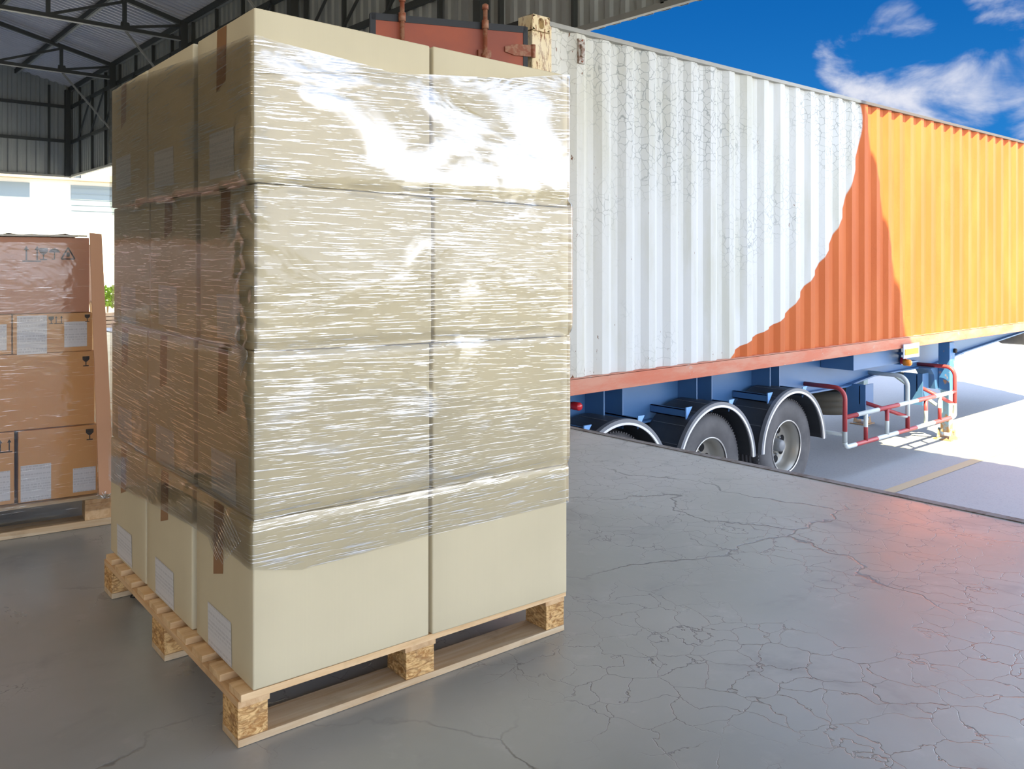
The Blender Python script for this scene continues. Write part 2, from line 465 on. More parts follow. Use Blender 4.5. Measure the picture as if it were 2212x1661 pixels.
# trailer
def bluep(t, b):
    p = t.pos(); n = t.noise(t.mapping(p, (1, 1, 2)), 1.6, 5, .6)
    t.put(b.inputs['Base Color'], t.mix(n, (.050, .145, .32), (.09, .21, .42)))
M_blue = mat('blue_chassis_paint', rough=.42, build=bluep)
M_blue_l = mat('light_blue_cap', (.22, .45, .85), .5)
def legp(t, b):
    p = t.pos(); z = t.sep(p)[2]
    r = t.ss(t.math('ADD', t.noise(p, 11, 5), t.ss(z, -.75, -1.3, 0, .25)), .60, .72)
    c = t.mix(t.ss(z, -.62, -.66), (.05, .18, .42), (.25, .42, .55))
    t.put(b.inputs['Base Color'], t.mix(r, c, (.42, .25, .12)))
M_leg = mat('landing_leg_paint', rough=.5, build=legp)
M_mud = mat('mudguard_plastic', rough=.38, build=lambda t, b: t.put(b.inputs['Base Color'], t.mix(t.noise(t.pos(), 4, 5), (.030, .034, .042), (.06, .065, .072))))
M_white = mat('white_trim', (.78, .78, .78), .45)
M_grey = mat('grey_edge_plastic', (.17, .185, .21), .4)
def tirem(t, b):
    p = t.pos(); n = t.noise(p, 6, 6, .6)
    t.put(b.inputs['Base Color'], t.mix(n, (.035, .035, .04), (.15, .145, .145)))
M_tire = mat('dusty_tyre', rough=.7, build=tirem)
M_rim = mat('steel_rim', (.42, .40, .35), .38, .55)
M_rimedge = mat('rim_lip', (.62, .61, .58), .3, .6)
M_hub = mat('grey_hub', (.22, .23, .24), .45)
M_hole = mat('hole_black', (.008, .008, .01), .8)
M_spare = mat('dusty_spare_tyre', (.13, .115, .085), .75)
M_refl_w = mat('reflector_plate', (.50, .62, .85), .4)
M_refl_y = mat('yellow_reflector', (.85, .46, .01), .35)
M_amber = mat('amber_lens', (.85, .28, .02), .25)
M_redlens = mat('red_lens', (.60, .03, .04), .2)
def stripes(axis, period, phase):
    def f(t, b):
        s = t.sep(t.pos())
        v = t.math('FRACT', t.math('DIVIDE', t.math('SUBTRACT', s[axis], phase), period))
        w = t.math('LESS_THAN', v, .5)
        t.put(b.inputs['Base Color'], t.mix(w, (.66, .72, .70), (.42, .055, .060)))
    return f
M_strX = mat('red_white_rail_paint', rough=.4, build=stripes(0, 1.02, 9.29))
M_strXu = mat('white_red_rail_paint', rough=.4, build=stripes(0, 1.02, 9.83))
M_strZ = mat('red_white_post_paint', rough=.4, build=stripes(2, 2.0, -.78))
M_strZ2 = mat('white_red_post_paint', rough=.4, build=stripes(2, 1.04, -1.31))
M_greyp = mat('grey_blue_pipe', (.30, .37, .38), .4)

# outdoors
M_bld = mat('white_render', (.80, .80, .76), .8)
M_shut = mat('grey_blue_shutter', (.22, .27, .29), .5)
M_beam = mat('cream_beam', (.55, .42, .27), .7)
M_leaf = mat('lime_leaves', (.30, .42, .03), .6)
M_plank = mat('stacked_timber', (.55, .36, .2), .7)

# ------------------------------------------------------------------ setting
DX = 4.07           # dock edge
WX = 7.6            # hanging wall line
WY = 31.48          # far wall line
GZ = -1.31          # yard level
mb = MB(); mb.box((-24, -14, -.25), (DX-.05, WY+.3, 0))
struct(mb.build('floor', M_floor), 'dark grey cracked polished concrete loading dock floor', 'floor')
mb = MB(); mb.box((DX-.05, -20, -.12), (DX, WY+.3, .004))
struct(mb.build('trim_1', M_kerb), 'steel edge strip along the rim of the loading dock', 'edge strip')
mb = MB(); mb.box((DX-.25, -20, GZ), (DX-.06, WY+.3, -.12))
struct(mb.build('wall_dock', M_floor), 'concrete face of the loading dock below its edge', 'wall')
mb = MB(); mb.box((-60, -70, GZ-.2), (110, 90, GZ))
struct(mb.build('ground', M_yard), 'pale concrete truck yard half in shade, half in sun', 'ground')
mb = MB(); mb.quad((DX+.3, 4.22, GZ+.004), (60, 3.55, GZ+.004), (60, 3.70, GZ+.004), (DX+.3, 4.34, GZ+.004))
struct(mb.build('trim_2', M_yline), 'faded yellow line painted on the yard', 'painted line')

def corrug(axis, a0, a1, z0, z1, pitch, depth, skew=None):
    """trapezoid sheet with real waves. axis 'Y' runs along Y at x=0, axis 'X' runs along X at y=0; offset positive"""
    m = MB(); n = int((a1-a0)/pitch)+1; pts = []
    for k in range(n):
        s = a0+k*pitch
        pts += [(s, 0), (s+pitch*.30, 0), (s+pitch*.42, depth), (s+pitch*.88, depth)]
    pts.append((a0+n*pitch, 0))
    for k in range(len(pts)-1):
        (s0, d0), (s1, d1) = pts[k], pts[k+1]
        if s1 > a1: break
        zz = (lambda s: z1) if skew is None else skew
        if axis == 'Y': m.quad((d0, s0, z0), (d1, s1, z0), (d1, s1, zz(s1)), (d0, s0, zz(s0)))
        else: m.quad((s0, d0, z0), (s1, d1, z0), (s1, d1, zz(s1)), (s0, d0, zz(s0)))
    return m
def solid(o, th=.004):
    md = o.modifiers.new('thickness', 'SOLIDIFY'); md.thickness = th; md.offset = 0
    return o
ROOF = lambda x: 6.80 + (WX - x) * .245
RIDGE = -4.0
m = corrug('Y', -8, WY+.3, 3.95, 6.98, .25, .035)
o = m.build('wall_right', M_wallsheet, loc=(WX-.01, 0, 0), fixn=False); solid(o)
struct(o, 'grey corrugated sheet wall hanging above the open dock side', 'wall')
m = corrug('X', -15.6, WX+.3, 3.95, 6.85, .27, .035, skew=lambda s: (ROOF(s) if s > RIDGE else ROOF(2*RIDGE-s))+.19)
o = m.build('wall_back', M_wallsheet, loc=(0, WY, 0), fixn=False); solid(o)
struct(o, 'grey corrugated gable wall above the open far end of the warehouse', 'wall')
m = MB(); m.box((-15.7, -8, 3.95), (-15.5, WY, 6.9)); m.box((-15.7, -8, 0), (-15.5, WY, 3.95))
struct(m.build('wall_left', M_wallsheet), 'dark inner side wall of the warehouse', 'wall')
m = MB(); m.box((-15.6, -8.2, 5.6), (WX, -8, 9.6)); m.box((-15.6, -8.2, 0), (-9, -8, 5.6))
struct(m.build('wall_front', M_wallsheet), 'wall above the wide open front of the warehouse, behind the camera', 'wall')
m = MB(); m.box((-15.6, WY, 0), (3.4, WY+.1, 3.95))
struct(m.build('wall_back_lower', M_wallsheet), 'lower part of the gable wall at the far end', 'wall')
# roof: corrugated sheet, waves run down the slope
m = MB(); pitch = .21; y = -8.2
xs = (RIDGE, WX+.25)
while y < WY+.4:
    for (y0, h0, y1, h1) in ((y, 0, y+.06, 0), (y+.06, 0, y+.085, .055), (y+.085, .055, y+.185, .055), (y+.185, .055, y+.21, 0)):
        m.quad((xs[0], y0, ROOF(xs[0])+h0+.17), (xs[1], y0, ROOF(xs[1])+h0+.17), (xs[1], y1, ROOF(xs[1])+h1+.17), (xs[0], y1, ROOF(xs[0])+h1+.17))
    y += pitch
m.quad((-15.9, -8.2, ROOF(2*RIDGE+15.9)+.17), (RIDGE, -8.2, ROOF(RIDGE)+.17), (RIDGE, WY+.4, ROOF(RIDGE)+.17), (-15.9, WY+.4, ROOF(2*RIDGE+15.9)+.17))
o = m.build('ceiling', M_roofsheet, fixn=False); solid(o)
struct(o, 'ribbed metal roof sheeting of the warehouse, sloping down to the dock side', 'ceiling')

# wall framing
def angle_bar(m, a, b, w=.06, th=.012):
    m.bar(a, b, w, th); m.bar(a, b, th, w)
for i, (z, nm, lab) in enumerate(((5.12, 'trim_3', 'horizontal rail half way up the dock side wall'), (6.30, 'trim_4', 'horizontal rail under the eave of the dock side wall'), (3.98, 'trim_5', 'pale rail along the lower edge of the dock side wall'))):
    m = MB(); m.bar((WX-.05, -8, z), (WX-.05, WY-.1, z), .07, .10 if i < 2 else .07)
    struct(m.build(nm, M_steel if i < 2 else M_steel_l), lab, 'wall rail')
for i, (z, nm, lab) in enumerate(((5.15, 'trim_6', 'horizontal rail half way up the gable wall'), (6.30, 'trim_7', 'upper horizontal rail of the gable wall'), (3.98, 'trim_8', 'pale rail along the lower edge of the gable wall'))):
    m = MB(); m.bar((-15.6, WY-.05, z), (WX-.1, WY-.05, z), .07, .10 if i < 2 else .07)
    struct(m.build(nm, M_steel if i < 2 else M_steel_l), lab, 'wall rail')
BAYS = [WY-5.1, WY-10.8, WY-16.5, WY-22.2, WY-27.9, WY-33.6, WY-39.3]
# columns of the hanging wall
k = 9
for yb in [WY-.12] + BAYS[:5]:
    m = MB(); m.bar((WX-.16, yb, 3.97), (WX-.16, yb, 6.85), .16, .16)
    struct(m.build('trim_%d' % k, M_steel), 'dark post on the dock side wall, %s' % ['in the far corner', 'at the farthest truss', 'at the second truss', 'at the third truss', 'behind the container', 'nearest the camera'][k-9], 'wall post'); k += 1
# light studs with lattice between them: one framed panel per bay
y = WY-1.2; n = 0
lat = MB()
while y > 2:
    lat.bar((WX-.05, y, 4.0), (WX-.05, y, 6.8), .05, .07)
    lat.bar((WX-.09, y, 5.15), (WX-.09, y-1.42, 6.28), .045, .03)
    y -= 1.42
struct(lat.build('trim_15', M_steel), 'studs and diagonals framing the dock side wall', 'wall framing')
m = MB()
x = 6.9
while x > -15:
    m.bar((x, WY-.05, 4.0), (x, WY-.05, (ROOF(x) if x > RIDGE else ROOF(2*RIDGE-x))), .05, .07); x -= 1.55
struct(m.build('trim_16', M_steel), 'studs framing the gable wall', 'wall framing')

# roof trusses
def truss(yb, label):
    t = thing('roof_truss', label, 'roof truss', (0, yb, 0), group=None)
    m = MB(); xe = WX-.1
    m.bar((xe, 0, 6.45), (-10, 0, 6.60), .09, .09); m.build('bottom_chord', M_steel, t)
    m = MB(); m.bar((xe, -.02, 6.40), (-10, -.02, 6.55), .10, .012); m.build('pale_flange', M_steel_l, t)
    m = MB(); m.bar((xe, 0, ROOF(xe)-.02), (RIDGE, 0, ROOF(RIDGE)-.02), .09, .11); m.build('top_chord', M_steel, t)
    xs = [6.10-1.58*i for i in range(8)]
    for i, x in enumerate(xs):
        m = MB(); m.bar((x, 0, 6.47), (x, 0, ROOF(x)-.05), .08, .08); m.build('vertical_strut', M_steel, t)
        xn = x+1.58 if i else xe-.1
        m = MB(); m.bar((x, 0, 6.50), (xn, 0, ROOF(xn)-.08), .06, .06); m.build('diagonal_strut', M_steel, t)
    m = MB(); angle_bar(m, (6.12, 0, 6.42), (WX-.15, 0, 4.9), .055); m.build('knee_brace', M_steel_l, t)
    m = MB(); m.prism([(6.0, 6.42), (6.25, 6.42), (6.2, 6.62), (6.02, 6.62)], -.008, .008); m.build('gusset_plate', M_steel, t)
    return t
tl = ['steel roof truss farthest away, next to the gable wall', 'steel roof truss second from the gable wall, passing above the carton stack',
      'steel roof truss third from the gable wall, above the frame', 'steel roof truss above the parked container end', 'steel roof truss above the dock floor right of the camera']
for yb, lb in zip(BAYS[:4], tl): truss(yb, lb)
pl = ['purlin along the eave at the top of the dock side wall', 'purlin one step up the roof from the eave', 'purlin two steps up the roof from the eave', 'purlin three steps up the roof from the eave', 'purlin high up near the ridge of the roof']
for i in range(3):
    x = WX-.12-1.55*i if i else WX-.08
    z = ROOF(x)+.07
    p = thing('roof_purlin', pl[i], 'purlin', (x, 0, z))
    m = MB(); m.bar((0, -8, 0), (0, WY-.05, 0), .08, .14); m.build('web', M_steel, p)
    m = MB(); m.bar((.03, -8, -.075), (.03, WY-.05, -.075), .07, .012); m.build('flange', M_steel_l, p)

# outside building seen through the far opening
m = MB(); m.box((0, 42, GZ), (40, 48, 9))
ob = m.build('neighbour_building', M_bld); tag(ob, 'sunlit white building outside beyond the open far end of the warehouse', 'building')
m = MB(); m.box((10.1, -.05, 0), (14.5, 0, 1.25))
for k in range(5): m.box((10.1, -.07, .1+.25*k), (14.5, -.05, .12+.25*k))
sh = m.build('roller_shutter', M_shut, ob, loc=(0, 42, 3.32))
m = MB(); m.box((6.0, -.05, 0), (8.45, 0, 1.5)); m.build('roller_shutter', M_shut, ob, loc=(0, 42, 3.07))
m = MB(); m.box((0, -.5, 0), (40, 0, .3)); m.build('awning_beam', M_beam, ob, loc=(0, 42, 4.75))
# shrub and timber
random.seed(3)
m = MB()
for k in range(420):
    a = random.random()*2*PI; r = random.random()**.5*.5; z = random.random()
    c = Vector((math.cos(a)*r*1.1, math.sin(a)*r, .15+z*.85*(1-.3*r)))
    d = Vector((random.uniform(-1, 1), random.uniform(-1, 1), random.uniform(-.3, 1))).normalized()*.11
    e = d.cross(Vector((random.random(), random.random(), random.random()))).normalized()*.05
    m.quad(c-d, c+e, c+d, c-e)
b_ = thing('shrub', 'lime green shrub in the sunlight between the two pallets', 'shrub', (9.75, 35.2, GZ+.55))
m.build('foliage', M_leaf, b_, fixn=False)
m = MB(); m.tube([(0, 0, -.55), (0.02, 0, .3)], .04, 8); m.build('stem', M_plank, b_)
m = MB()
for k in range(4): m.box((9.0, 33.6+.03*k, GZ+.14*k), (10.4, 34.1+.03*k, GZ+.14*k+.11))
tag(m.build('timber_stack', M_plank), 'pale timber planks stacked in front of the shrub', 'timber')

# ------------------------------------------------------------------ main pallet
PO = (.831, 1.873, 0); PR = math.radians(-3.0)
pal = thing('wooden_pallet', 'wooden block pallet under the tall stack of cream cartons', 'pallet', PO, math.radians(-2.1))
u0, v0, u1, v1 = -.030, .01, .972, 1.215
# bottom runner boards along u, blocks, stringer boards along v, deck boards along u
rows = [(v0, v0+.10), (.5*(v0+v1)-.06, .5*(v0+v1)+.06), (v1-.10, v1)]
cols = [(u0, u0+.072), (.418, .505), (u1-.07, u1)]
for i, (a, b) in enumerate(rows):
    MB().box((u0, a, .001), (u1, b, .018)).build('runner_board', M_woodgrey, pal, .0015)
for a, b in rows:
    for c, d in cols:
        MB().box((c, a+.002, .0182), (d, b-.002, .090)).build('block', M_block, pal, .002)
for c, d in cols:
    MB().box((c-.004 if c > 0 else c, v0, .0902), (d+.004 if c < .9 else d, v1, .1065)).build('stringer_board', M_woodY, pal, .0015)
nb = 10; w_ = .075; gap = (v1-v0-nb*w_)/(nb-1)
for k in range(nb):
    a = v0-.008+k*(w_+gap)
    du = random.uniform(-.006, .004)
    MB().box((u0+du, a, .1067), (u1+random.uniform(-.004, .003), a+w_, .124)).build('deck_board', M_woodX, pal, .0015)

# ------------------------------------------------------------------ cartons of the main stack
LZ = [.125, .5145, .903, 1.294, 1.697]
LOFF = [(.001, .0), (.005, .002), (.012, .004), (.004, 0.0)]
squash = lambda x, z: -.028*x/.95*(z-.125)/1.565
def carton_mesh(w, d, h, bulge=.004):
    """carton with soft edges and slightly bowed faces"""
    bm = bmesh.new(); bmesh.ops.create_cube(bm, size=1.0)
    for v in bm.verts: v.co = Vector(((v.co.x+.5)*w, (v.co.y+.5)*d, (v.co.z+.5)*h))
    bmesh.ops.bevel(bm, geom=bm.edges[:], offset=.0045, segments=3, profile=.5, affect='EDGES')
    bmesh.ops.subdivide_edges(bm, edges=[e for e in bm.edges if e.calc_length() > .2], cuts=7, use_grid_fill=True)
    for v in bm.verts:
        fx, fy, fz = v.co.x/w, v.co.y/d, v.co.z/h
        s = math.sin(PI*fx)*math.sin(PI*fz) if (fy < .02 or fy > .98) else 0
        if fy < .02: v.co.y -= bulge*s
        s = math.sin(PI*fy)*math.sin(PI*fz)
        if fx < .02: v.co.x -= bulge*.6*s
    for f in bm.faces: f.smooth = True
    me = bpy.data.meshes.new('carton'); bm.to_mesh(me); bm.free(); me.materials.append(M_card)
    return me
CW, CDs = .478, [.392, .404, .404]
VST = [0.0, .416, .832]
VX = [0, -.008, -.0165]
# (label u-range per column and offset within a layer, tape) read from the cartons themselves
lab_v = {(0, 0): (.131, .297), (0, 1): (.561, .730), (0, 2): (.975, 1.148), (1, 0): (.112, .283), (1, 1): (.568, .738), (1, 2): (.989, 1.152),
         (2, 0): (.105, .262), (2, 1): (.567, .736), (2, 2): (.972, 1.140), (3, 0): (.122, .294), (3, 1): (.570, .749), (3, 2): (.996, 1.172)}
lab_z = {(0, 0): (.130, .240), (0, 1): (.132, .240), (0, 2): (.135, .240), (1, 0): (.526, .638), (1, 1): (.522, .632), (1, 2): (.525, .632),
         (2, 0): (.918, 1.030), (2, 1): (.925, 1.041), (2, 2): (.912, 1.027), (3, 0): (1.320, 1.436), (3, 1): (1.328, 1.436), (3, 2): (1.352, 1.455)}
tape_s = {(0, 0): (.185, .254, .335), (0, 1): (.609, .677, .368), (0, 2): (1.037, 1.101, .36), (1, 0): (.168, .234, .738), (1, 1): (.633, .698, .752),
          (1, 2): (1.035, 1.106, .772), (3, 0): (.175, .241, 1.548), (2, 0): (.17, .236, 1.19), (2, 1): (.61, .68, 1.19), (3, 2): (1.05, 1.11, 1.56)}
where_l = ['bottom', 'second', 'third', 'top']
me_cache = {}
def carton(layer, ui, vi):
    w = CW if ui == 0 else .4735
    key = (w, vi, layer == 3)
    h = LZ[layer+1]-LZ[layer]-.002
    if (key, h) not in me_cache: me_cache[(key, h)] = carton_mesh(w, CDs[vi], h)
    ox, oy = LOFF[layer]
    x = (VX[vi] if ui == 0 else .4855)+ox; y = VST[vi]+oy; z = LZ[layer]+.0005
    M = Matrix.Translation(PO) @ Matrix.Rotation(PR, 4, 'Z')
    p = M @ Vector((x, y, z))
    lay = ['bottom layer', 'second layer from the floor', 'third layer from the floor', 'top layer'][layer]
    if ui == 0 and vi == 0: lb = 'cream carton at the near corner of the tall stack, %s' % lay
    elif ui == 1: lb = 'cream carton on the right side of the tall stack, %s' % lay
    else: lb = 'cream carton in the %s column of the dark left face, %s' % (['', 'middle', 'farthest'][vi], lay)
    t = thing('cardboard_box', lb, 'box', tuple(p), PR+(math.radians(1.15) if ui == 0 and vi else math.radians(.5) if ui == 0 else 0), 'cream cartons stacked on the pallet')
    me = me_cache[(key, h)].copy()
    for v in me.vertices: v.co.z += squash(x+v.co.x, LZ[layer]+v.co.z)
    o = bpy.data.objects.new('box_body', me); C.objects.link(o); o.parent = t
    # flap seam with tape along the top
    if ui == 0:
        q = (layer, vi)
        a, b = lab_v[q]; z0, z1 = lab_z[q]
        yc = (a+b)/2-VST[vi]-oy
        bow = lambda yy, zz: -.0045*.0 - .0024*math.sin(PI*min(max(yy/CDs[vi], 0), 1))*math.sin(PI*min(max(zz/h, 0), 1))-.0012
        mm = MB(); n = 6
        hw = (b-a)/2
        tl_ = random.uniform(-.02, .02)
        for i in range(n):
            for j in range(n):
                P = []
                for di, dj in ((0, 0), (1, 0), (1, 1), (0, 1)):
                    yy = yc-hw+2*hw*(i+di)/n; zz = (z0-LZ[layer])+(z1-z0)*(j+dj)/n + (yy-yc)*tl_
                    P.append((bow(yy, zz), yy, zz))
                mm.quad(*P, smooth=True)
        mm.build('shipping_label', M_paper, t, fixn=False)
        if q in tape_s:
            a, b, zb = tape_s[q]
            ya, yb2 = a-VST[vi]-oy, b-VST[vi]-oy; zb -= LZ[layer]
            mm = MB(); n = 6
            for j in range(n):
                za = h-.004-(h-.004-zb)*j/n; zc = h-.004-(h-.004-zb)*(j+1)/n
                mm.quad((bow(ya, za)+.0004, ya, za), (bow(yb2, za)+.0004, yb2, za), (bow(yb2, zc)+.0004, yb2, zc-(.012 if j == n-1 else 0)), (bow(ya, zc)+.0004, ya, zc+(.008 if j == n-1 else 0)))
            # the same strip folds over onto the top
            mm.quad((.003, ya, h-.003), (.003, yb2, h-.003), (w-.01, yb2, h+.0006), (w-.01, ya, h+.0006))
            mm.build('packing_tape', M_tape, t, fixn=False)
    return t
for layer in range(4):
    for vi in range(3): carton(layer, 0, vi)
    carton(layer, 1, 0)

# ------------------------------------------------------------------ stretch film around the stack
def interp(tab, x):
    if x <= tab[0][0]: return tab[0][1]
    for (a, b), (c, d) in zip(tab, tab[1:]):
        if x <= c: return b+(d-b)*(x-a)/(c-a)
    return tab[-1][1]
def film_ring(W, D, top, bot, dz=.012, ds=.014, off=.006, seams=(), crumple=(), inset=lambda z: 0.0, back=True):
    """ring of film around a W x D footprint. s runs: left face from far end to the near corner, right face, then the hidden sides"""
    r = .007
    path = []   # (x, y, nx, ny, s)
    def straight(p, q, nrm, s0):
        L = (Vector(q)-Vector(p)).length; n = max(2, int(L/ds))
        for k in range(n): 
            c = Vector(p).lerp(Vector(q), k/n); path.append((c.x, c.y, nrm[0], nrm[1], s0+L*k/n))
        return s0+L
    def corner(c, a0, a1, s0):
        for k in range(6):
            a = a0+(a1-a0)*k/6; path.append((c[0]+r*math.cos(a), c[1]+r*math.sin(a), math.cos(a), math.sin(a), s0+r*abs(a1-a0)*k/6))
        return s0+r*abs(a1-a0)
    s = straight((0, D), (0, r), (-1, 0), -D)
    s = corner((r, r), PI, 1.5*PI, s)
    s = straight((r, 0), (W-r, 0), (0, -1), s)
    s = corner((W-r, r), -.5*PI, 0, s)
    s = straight((W, r), (W, D*.5 if not back else D), (1, 0), s)
    if back:
        s = straight((W, D), (0, D), (0, 1), s)
    m = MB(); uv = []
    random.seed(11)
    z0 = min(b for _, b in bot); z1 = max(b for _, b in top); nz = int((z1-z0)/dz)+1
    idx = {}
    def P(i, j):
        if (i, j) in idx: return idx[(i, j)]
        x, y, nx, ny, ss = path[i]
        zt = interp(top, ss); zb = interp(bot, ss)
        z = zb+(zt-zb)*j/nz
        o = off
        for zs in seams: o -= .004*math.exp(-((z-zs)/.012)**2)
        o += inset(z, ss)
        for (sc, zc, rs, rz, amp, f) in crumple:
            g = math.exp(-((ss-sc)/rs)**2-((z-zc)/rz)**2)
            if g > .01:
                o += amp*g*(1.0+math.sin(ss*f*1.1+3*math.sin(z*f*.35))*.6+math.sin(z*f*1.7+2*math.sin(ss*f*.5)+1.7)*.6)
        idx[(i, j)] = len(m.v); m.v.append(Vector((x+nx*o, y+ny*o, z))); uv.append((ss, z))
        return idx[(i, j)]
    for i in range(len(path)-1):
        for j in range(nz):
            m.f.append((P(i, j), P(i+1, j), P(i+1, j+1), P(i, j+1))); m.sm.append(True)
    m.uv = uv
    return m
top = [(-1.24, 1.700), (-.889, 1.684), (-.405, 1.650), (0, 1.632), (.06, 1.622), (.238, 1.606), (.366, 1.591), (.434, 1.598), (.733, 1.627), (.94, 1.665), (.96, 1.667), (3.6, 1.67)]
bot = [(-1.24, .366), (-.893, .385), (-.405, .412), (-.2, .414), (0, .405), (.116, .380), (.48, .393), (.95, .396), (3.6, .38)]
def layer_shift(z, ss):
    k = 0 if z < .51 else 1 if z < .903 else 2 if z < 1.29 else 3
    ox, oy = LOFF[k]
    if ss < 0: return -ox+.002+.024*min(1, max(0, (-ss-.0)/1.0))
    if ss < .95: return -oy+.004*math.sin(PI*min(max(ss/.95, 0), 1))
    return ox
fr = film_ring(.963, 1.236, top, bot, seams=LZ[1:4], inset=layer_shift, off=.0055,
               crumple=[(-.055, 1.10, .06, .14, .007, 60), (-.05, .94, .05, .07, .006, 90), (-.05, 1.33, .06, .14, .006, 45), (-.03, .80, .02, .05, .004, 90), (.03, 1.30, .03, .03, .003, 120)])
ft = thing('stretch_film', 'clear stretch film wound around the tall stack of cream cartons', 'stretch film', PO, PR)
fr.build('film_sheet', M_film, ft, fixn=False)
def folds(name, items, parent, mt=M_fold, r=.0016):
    m = MB()
    for a, b, sag in items:
        a = Vector(a); b = Vector(b); c = (a+b)/2+Vector(sag)
        pts = [a*(1-t)**2+c*2*t*(1-t)+b*t*t for t in [k/8 for k in range(9)]]
        m.tube(pts, [r*(.3+.9*math.sin(PI*(k/8)*.9+.15)) for k in range(9)], 6)
    return m.build(name, mt, parent, fixn=False)
# gathered folds fanning out of the near corner on the left face
X0 = -.0085
it = []
for k in range(15):
    f = k/14
    it.append(((X0, .008+.004*f, .905-.018*f), (X0-.002, .13-.08*f, .93-.085*f), (-.002, 0, .004)))
folds('film_fold', it, ft, r=.0010)
it = []
for k in range(12):
    it.append(((X0-.001, .05+.011*k, .458-.0078*k), (X0-.002, .15+.0095*k, .512-.0095*k), (-.002, 0, .005)))
folds('film_fold', it, ft, r=.0011)
it = []
for k in range(7):
    it.append(((X0, .17+.008*k, .405-.006*k), (X0-.001, .225+.008*k, .445-.006*k), (-.002, 0, .003)))
folds('film_fold', it, ft, r=.0010)
# free upper edge of the second winding
m = MB(); pts = [(.0+.37*k/20, -.0125-.004*math.sin(PI*min(.37*k/20/.95, 1)), interp([(0, 1.541), (.176, 1.567), (.37, 1.590)], .37*k/20)) for k in range(21)]
m.tube(pts, .0010, 6); m.build('film_edge', M_fold, ft)

# ------------------------------------------------------------------ second pallet behind on the left
QO = (1.087, 3.850, 0); QR = math.atan2(3.853-3.92, 1.072-.683)+math.radians(2.5)
QR = math.radians(-8.0)
pl2 = thing('wooden_pallet', 'wooden pallet under the brown cartons at the left edge', 'pallet', QO, QR)
# local: u runs negative to the left
for a, b in ((0.0, .10), (.5, .6), (1.0, 1.1)):
    MB().box((-1.1, a, .001), (0, b, .03)).build('runner_board', M_woodgrey, pl2, .002)
    for c, d in ((-.105, -.004), (-.60, -.5), (-1.1, -1.0)):
        MB().box((c, a+.002, .0302), (d, b-.002, .098)).build('block', M_woodY, pl2, .002)
for c, d in ((-.105, -.0), (-.60, -.5), (-1.1, -1.0)):
    MB().box((c, 0, .0985), (d, 1.1, .116)).build('stringer_board', M_woodY, pl2, .002)
for k in range(7):
    MB().box((-1.1, .002+k*.166, .1165), (0, .102+k*.166, .131)).build('deck_board', M_woodgrey, pl2, .002)
def icon(kind, cx, cz, s, parent):
    m = MB(); y = -.0016
    def rect(x0, z0, x1, z1): m.quad((cx+x0*s, y, cz+z0*s), (cx+x1*s, y, cz+z0*s), (cx+x1*s, y, cz+z1*s), (cx+x0*s, y, cz+z1*s))
    def tri(*p): m.poly([(cx+a*s, y, cz+b*s) for a, b in p])
    if kind == 'arrows':
        for dx in (-.35, .35):
            rect(dx-.05, -.5, dx+.05, .35); tri((dx-.17, .25), (dx+.17, .25), (dx, .55))
        rect(-.6, -.62, .6, -.52)
    elif kind == 'glass':
        tri((-.35, .5), (-.35, .15), (-.1, -.1), (.1, -.1), (.35, .15), (.35, .5)); rect(-.05, -.5, .05, -.1); rect(-.28, -.6, .28, -.5)
    elif kind == 'umbrella':
        tri((-.5, .1), (-.3, .38), (0, .5), (.3, .38), (.5, .1)); rect(-.04, -.5, .04, .1); rect(-.2, -.55, .04, -.47)
    else:
        for a, b in (((-.5, -.45), (0, .5)), ((0, .5), (.5, -.45)), ((.5, -.45), (-.5, -.45))):
            d = Vector((b[0]-a[0], b[1]-a[1])).normalized()*.0; nx, nz = -(b[1]-a[1])*.05, (b[0]-a[0])*.05
            tri((a[0]-nx, a[1]-nz), (b[0]-nx, b[1]-nz), (b[0]+nx, b[1]+nz), (a[0]+nx, a[1]+nz))
        rect(-.12, -.25, .12, .1)
    return m.build('printed_symbol', M_ink, parent, fixn=False)
def rbox(lo, hi, m_, label, icons=(), labels=()):
    M = Matrix.Translation(QO) @ Matrix.Rotation(QR, 4, 'Z'); p = M @ Vector(lo)
    t = thing('cardboard_box', label, 'box', tuple(p), QR, 'brown cartons on the second pallet')
    d = [hi[i]-lo[i] for i in range(3)]
    MB().box((0, 0, 0), d).build('box_body', m_, t, .004)
    for kd, x, z, s in icons: icon(kd, x-lo[0], z-lo[2], s, t)
    for x0, z0, x1, z1 in labels:
        mm = MB(); mm.quad((x0-lo[0], -.001, z0-lo[2]), (x1-lo[0], -.001, z0-lo[2]), (x1-lo[0], -.001, z1-lo[2]), (x0-lo[0], -.001, z1-lo[2]))
        mm.build('shipping_label', M_paper, t, fixn=False)
    return t
# u of a point: (world x - 1.105)/cos ; right edge of cartons about u=-.05
rbox((-1.06, .03, .900), (-.085, 1.07, 1.212), M_cardred, 'large reddish brown carton with handling symbols, topmost at the left edge',
     icons=[('arrows', -.297, 1.145, .055), ('glass', -.255, 1.145, .045), ('umbrella', -.215, 1.145, .045), ('triangle', -.165, 1.145, .05)])
rbox((-1.06, .03, .738), (-.368, 1.07, .898), M_cardbrown, 'flat brown carton below the reddish one, cut by the left picture edge', labels=[(-.50, .755, -.385, .86)])
rbox((-.364, .02, .738), (-.075, 1.07, .898), M_cardbrown, 'flat brown carton with two white labels below the reddish one',
     icons=[('glass', -.228, .872, .028), ('arrows', -.200, .872, .028), ('glass', -.094, .876, .028)], labels=[(-.350, .735, -.243, .892), (-.18, .757, -.095, .862)])
rbox((-1.06, .03, .428), (-.065, 1.07, .736), M_cardbrown, 'large plain brown carton in the middle of the left stack', icons=[('glass', -.098, .695, .038)])
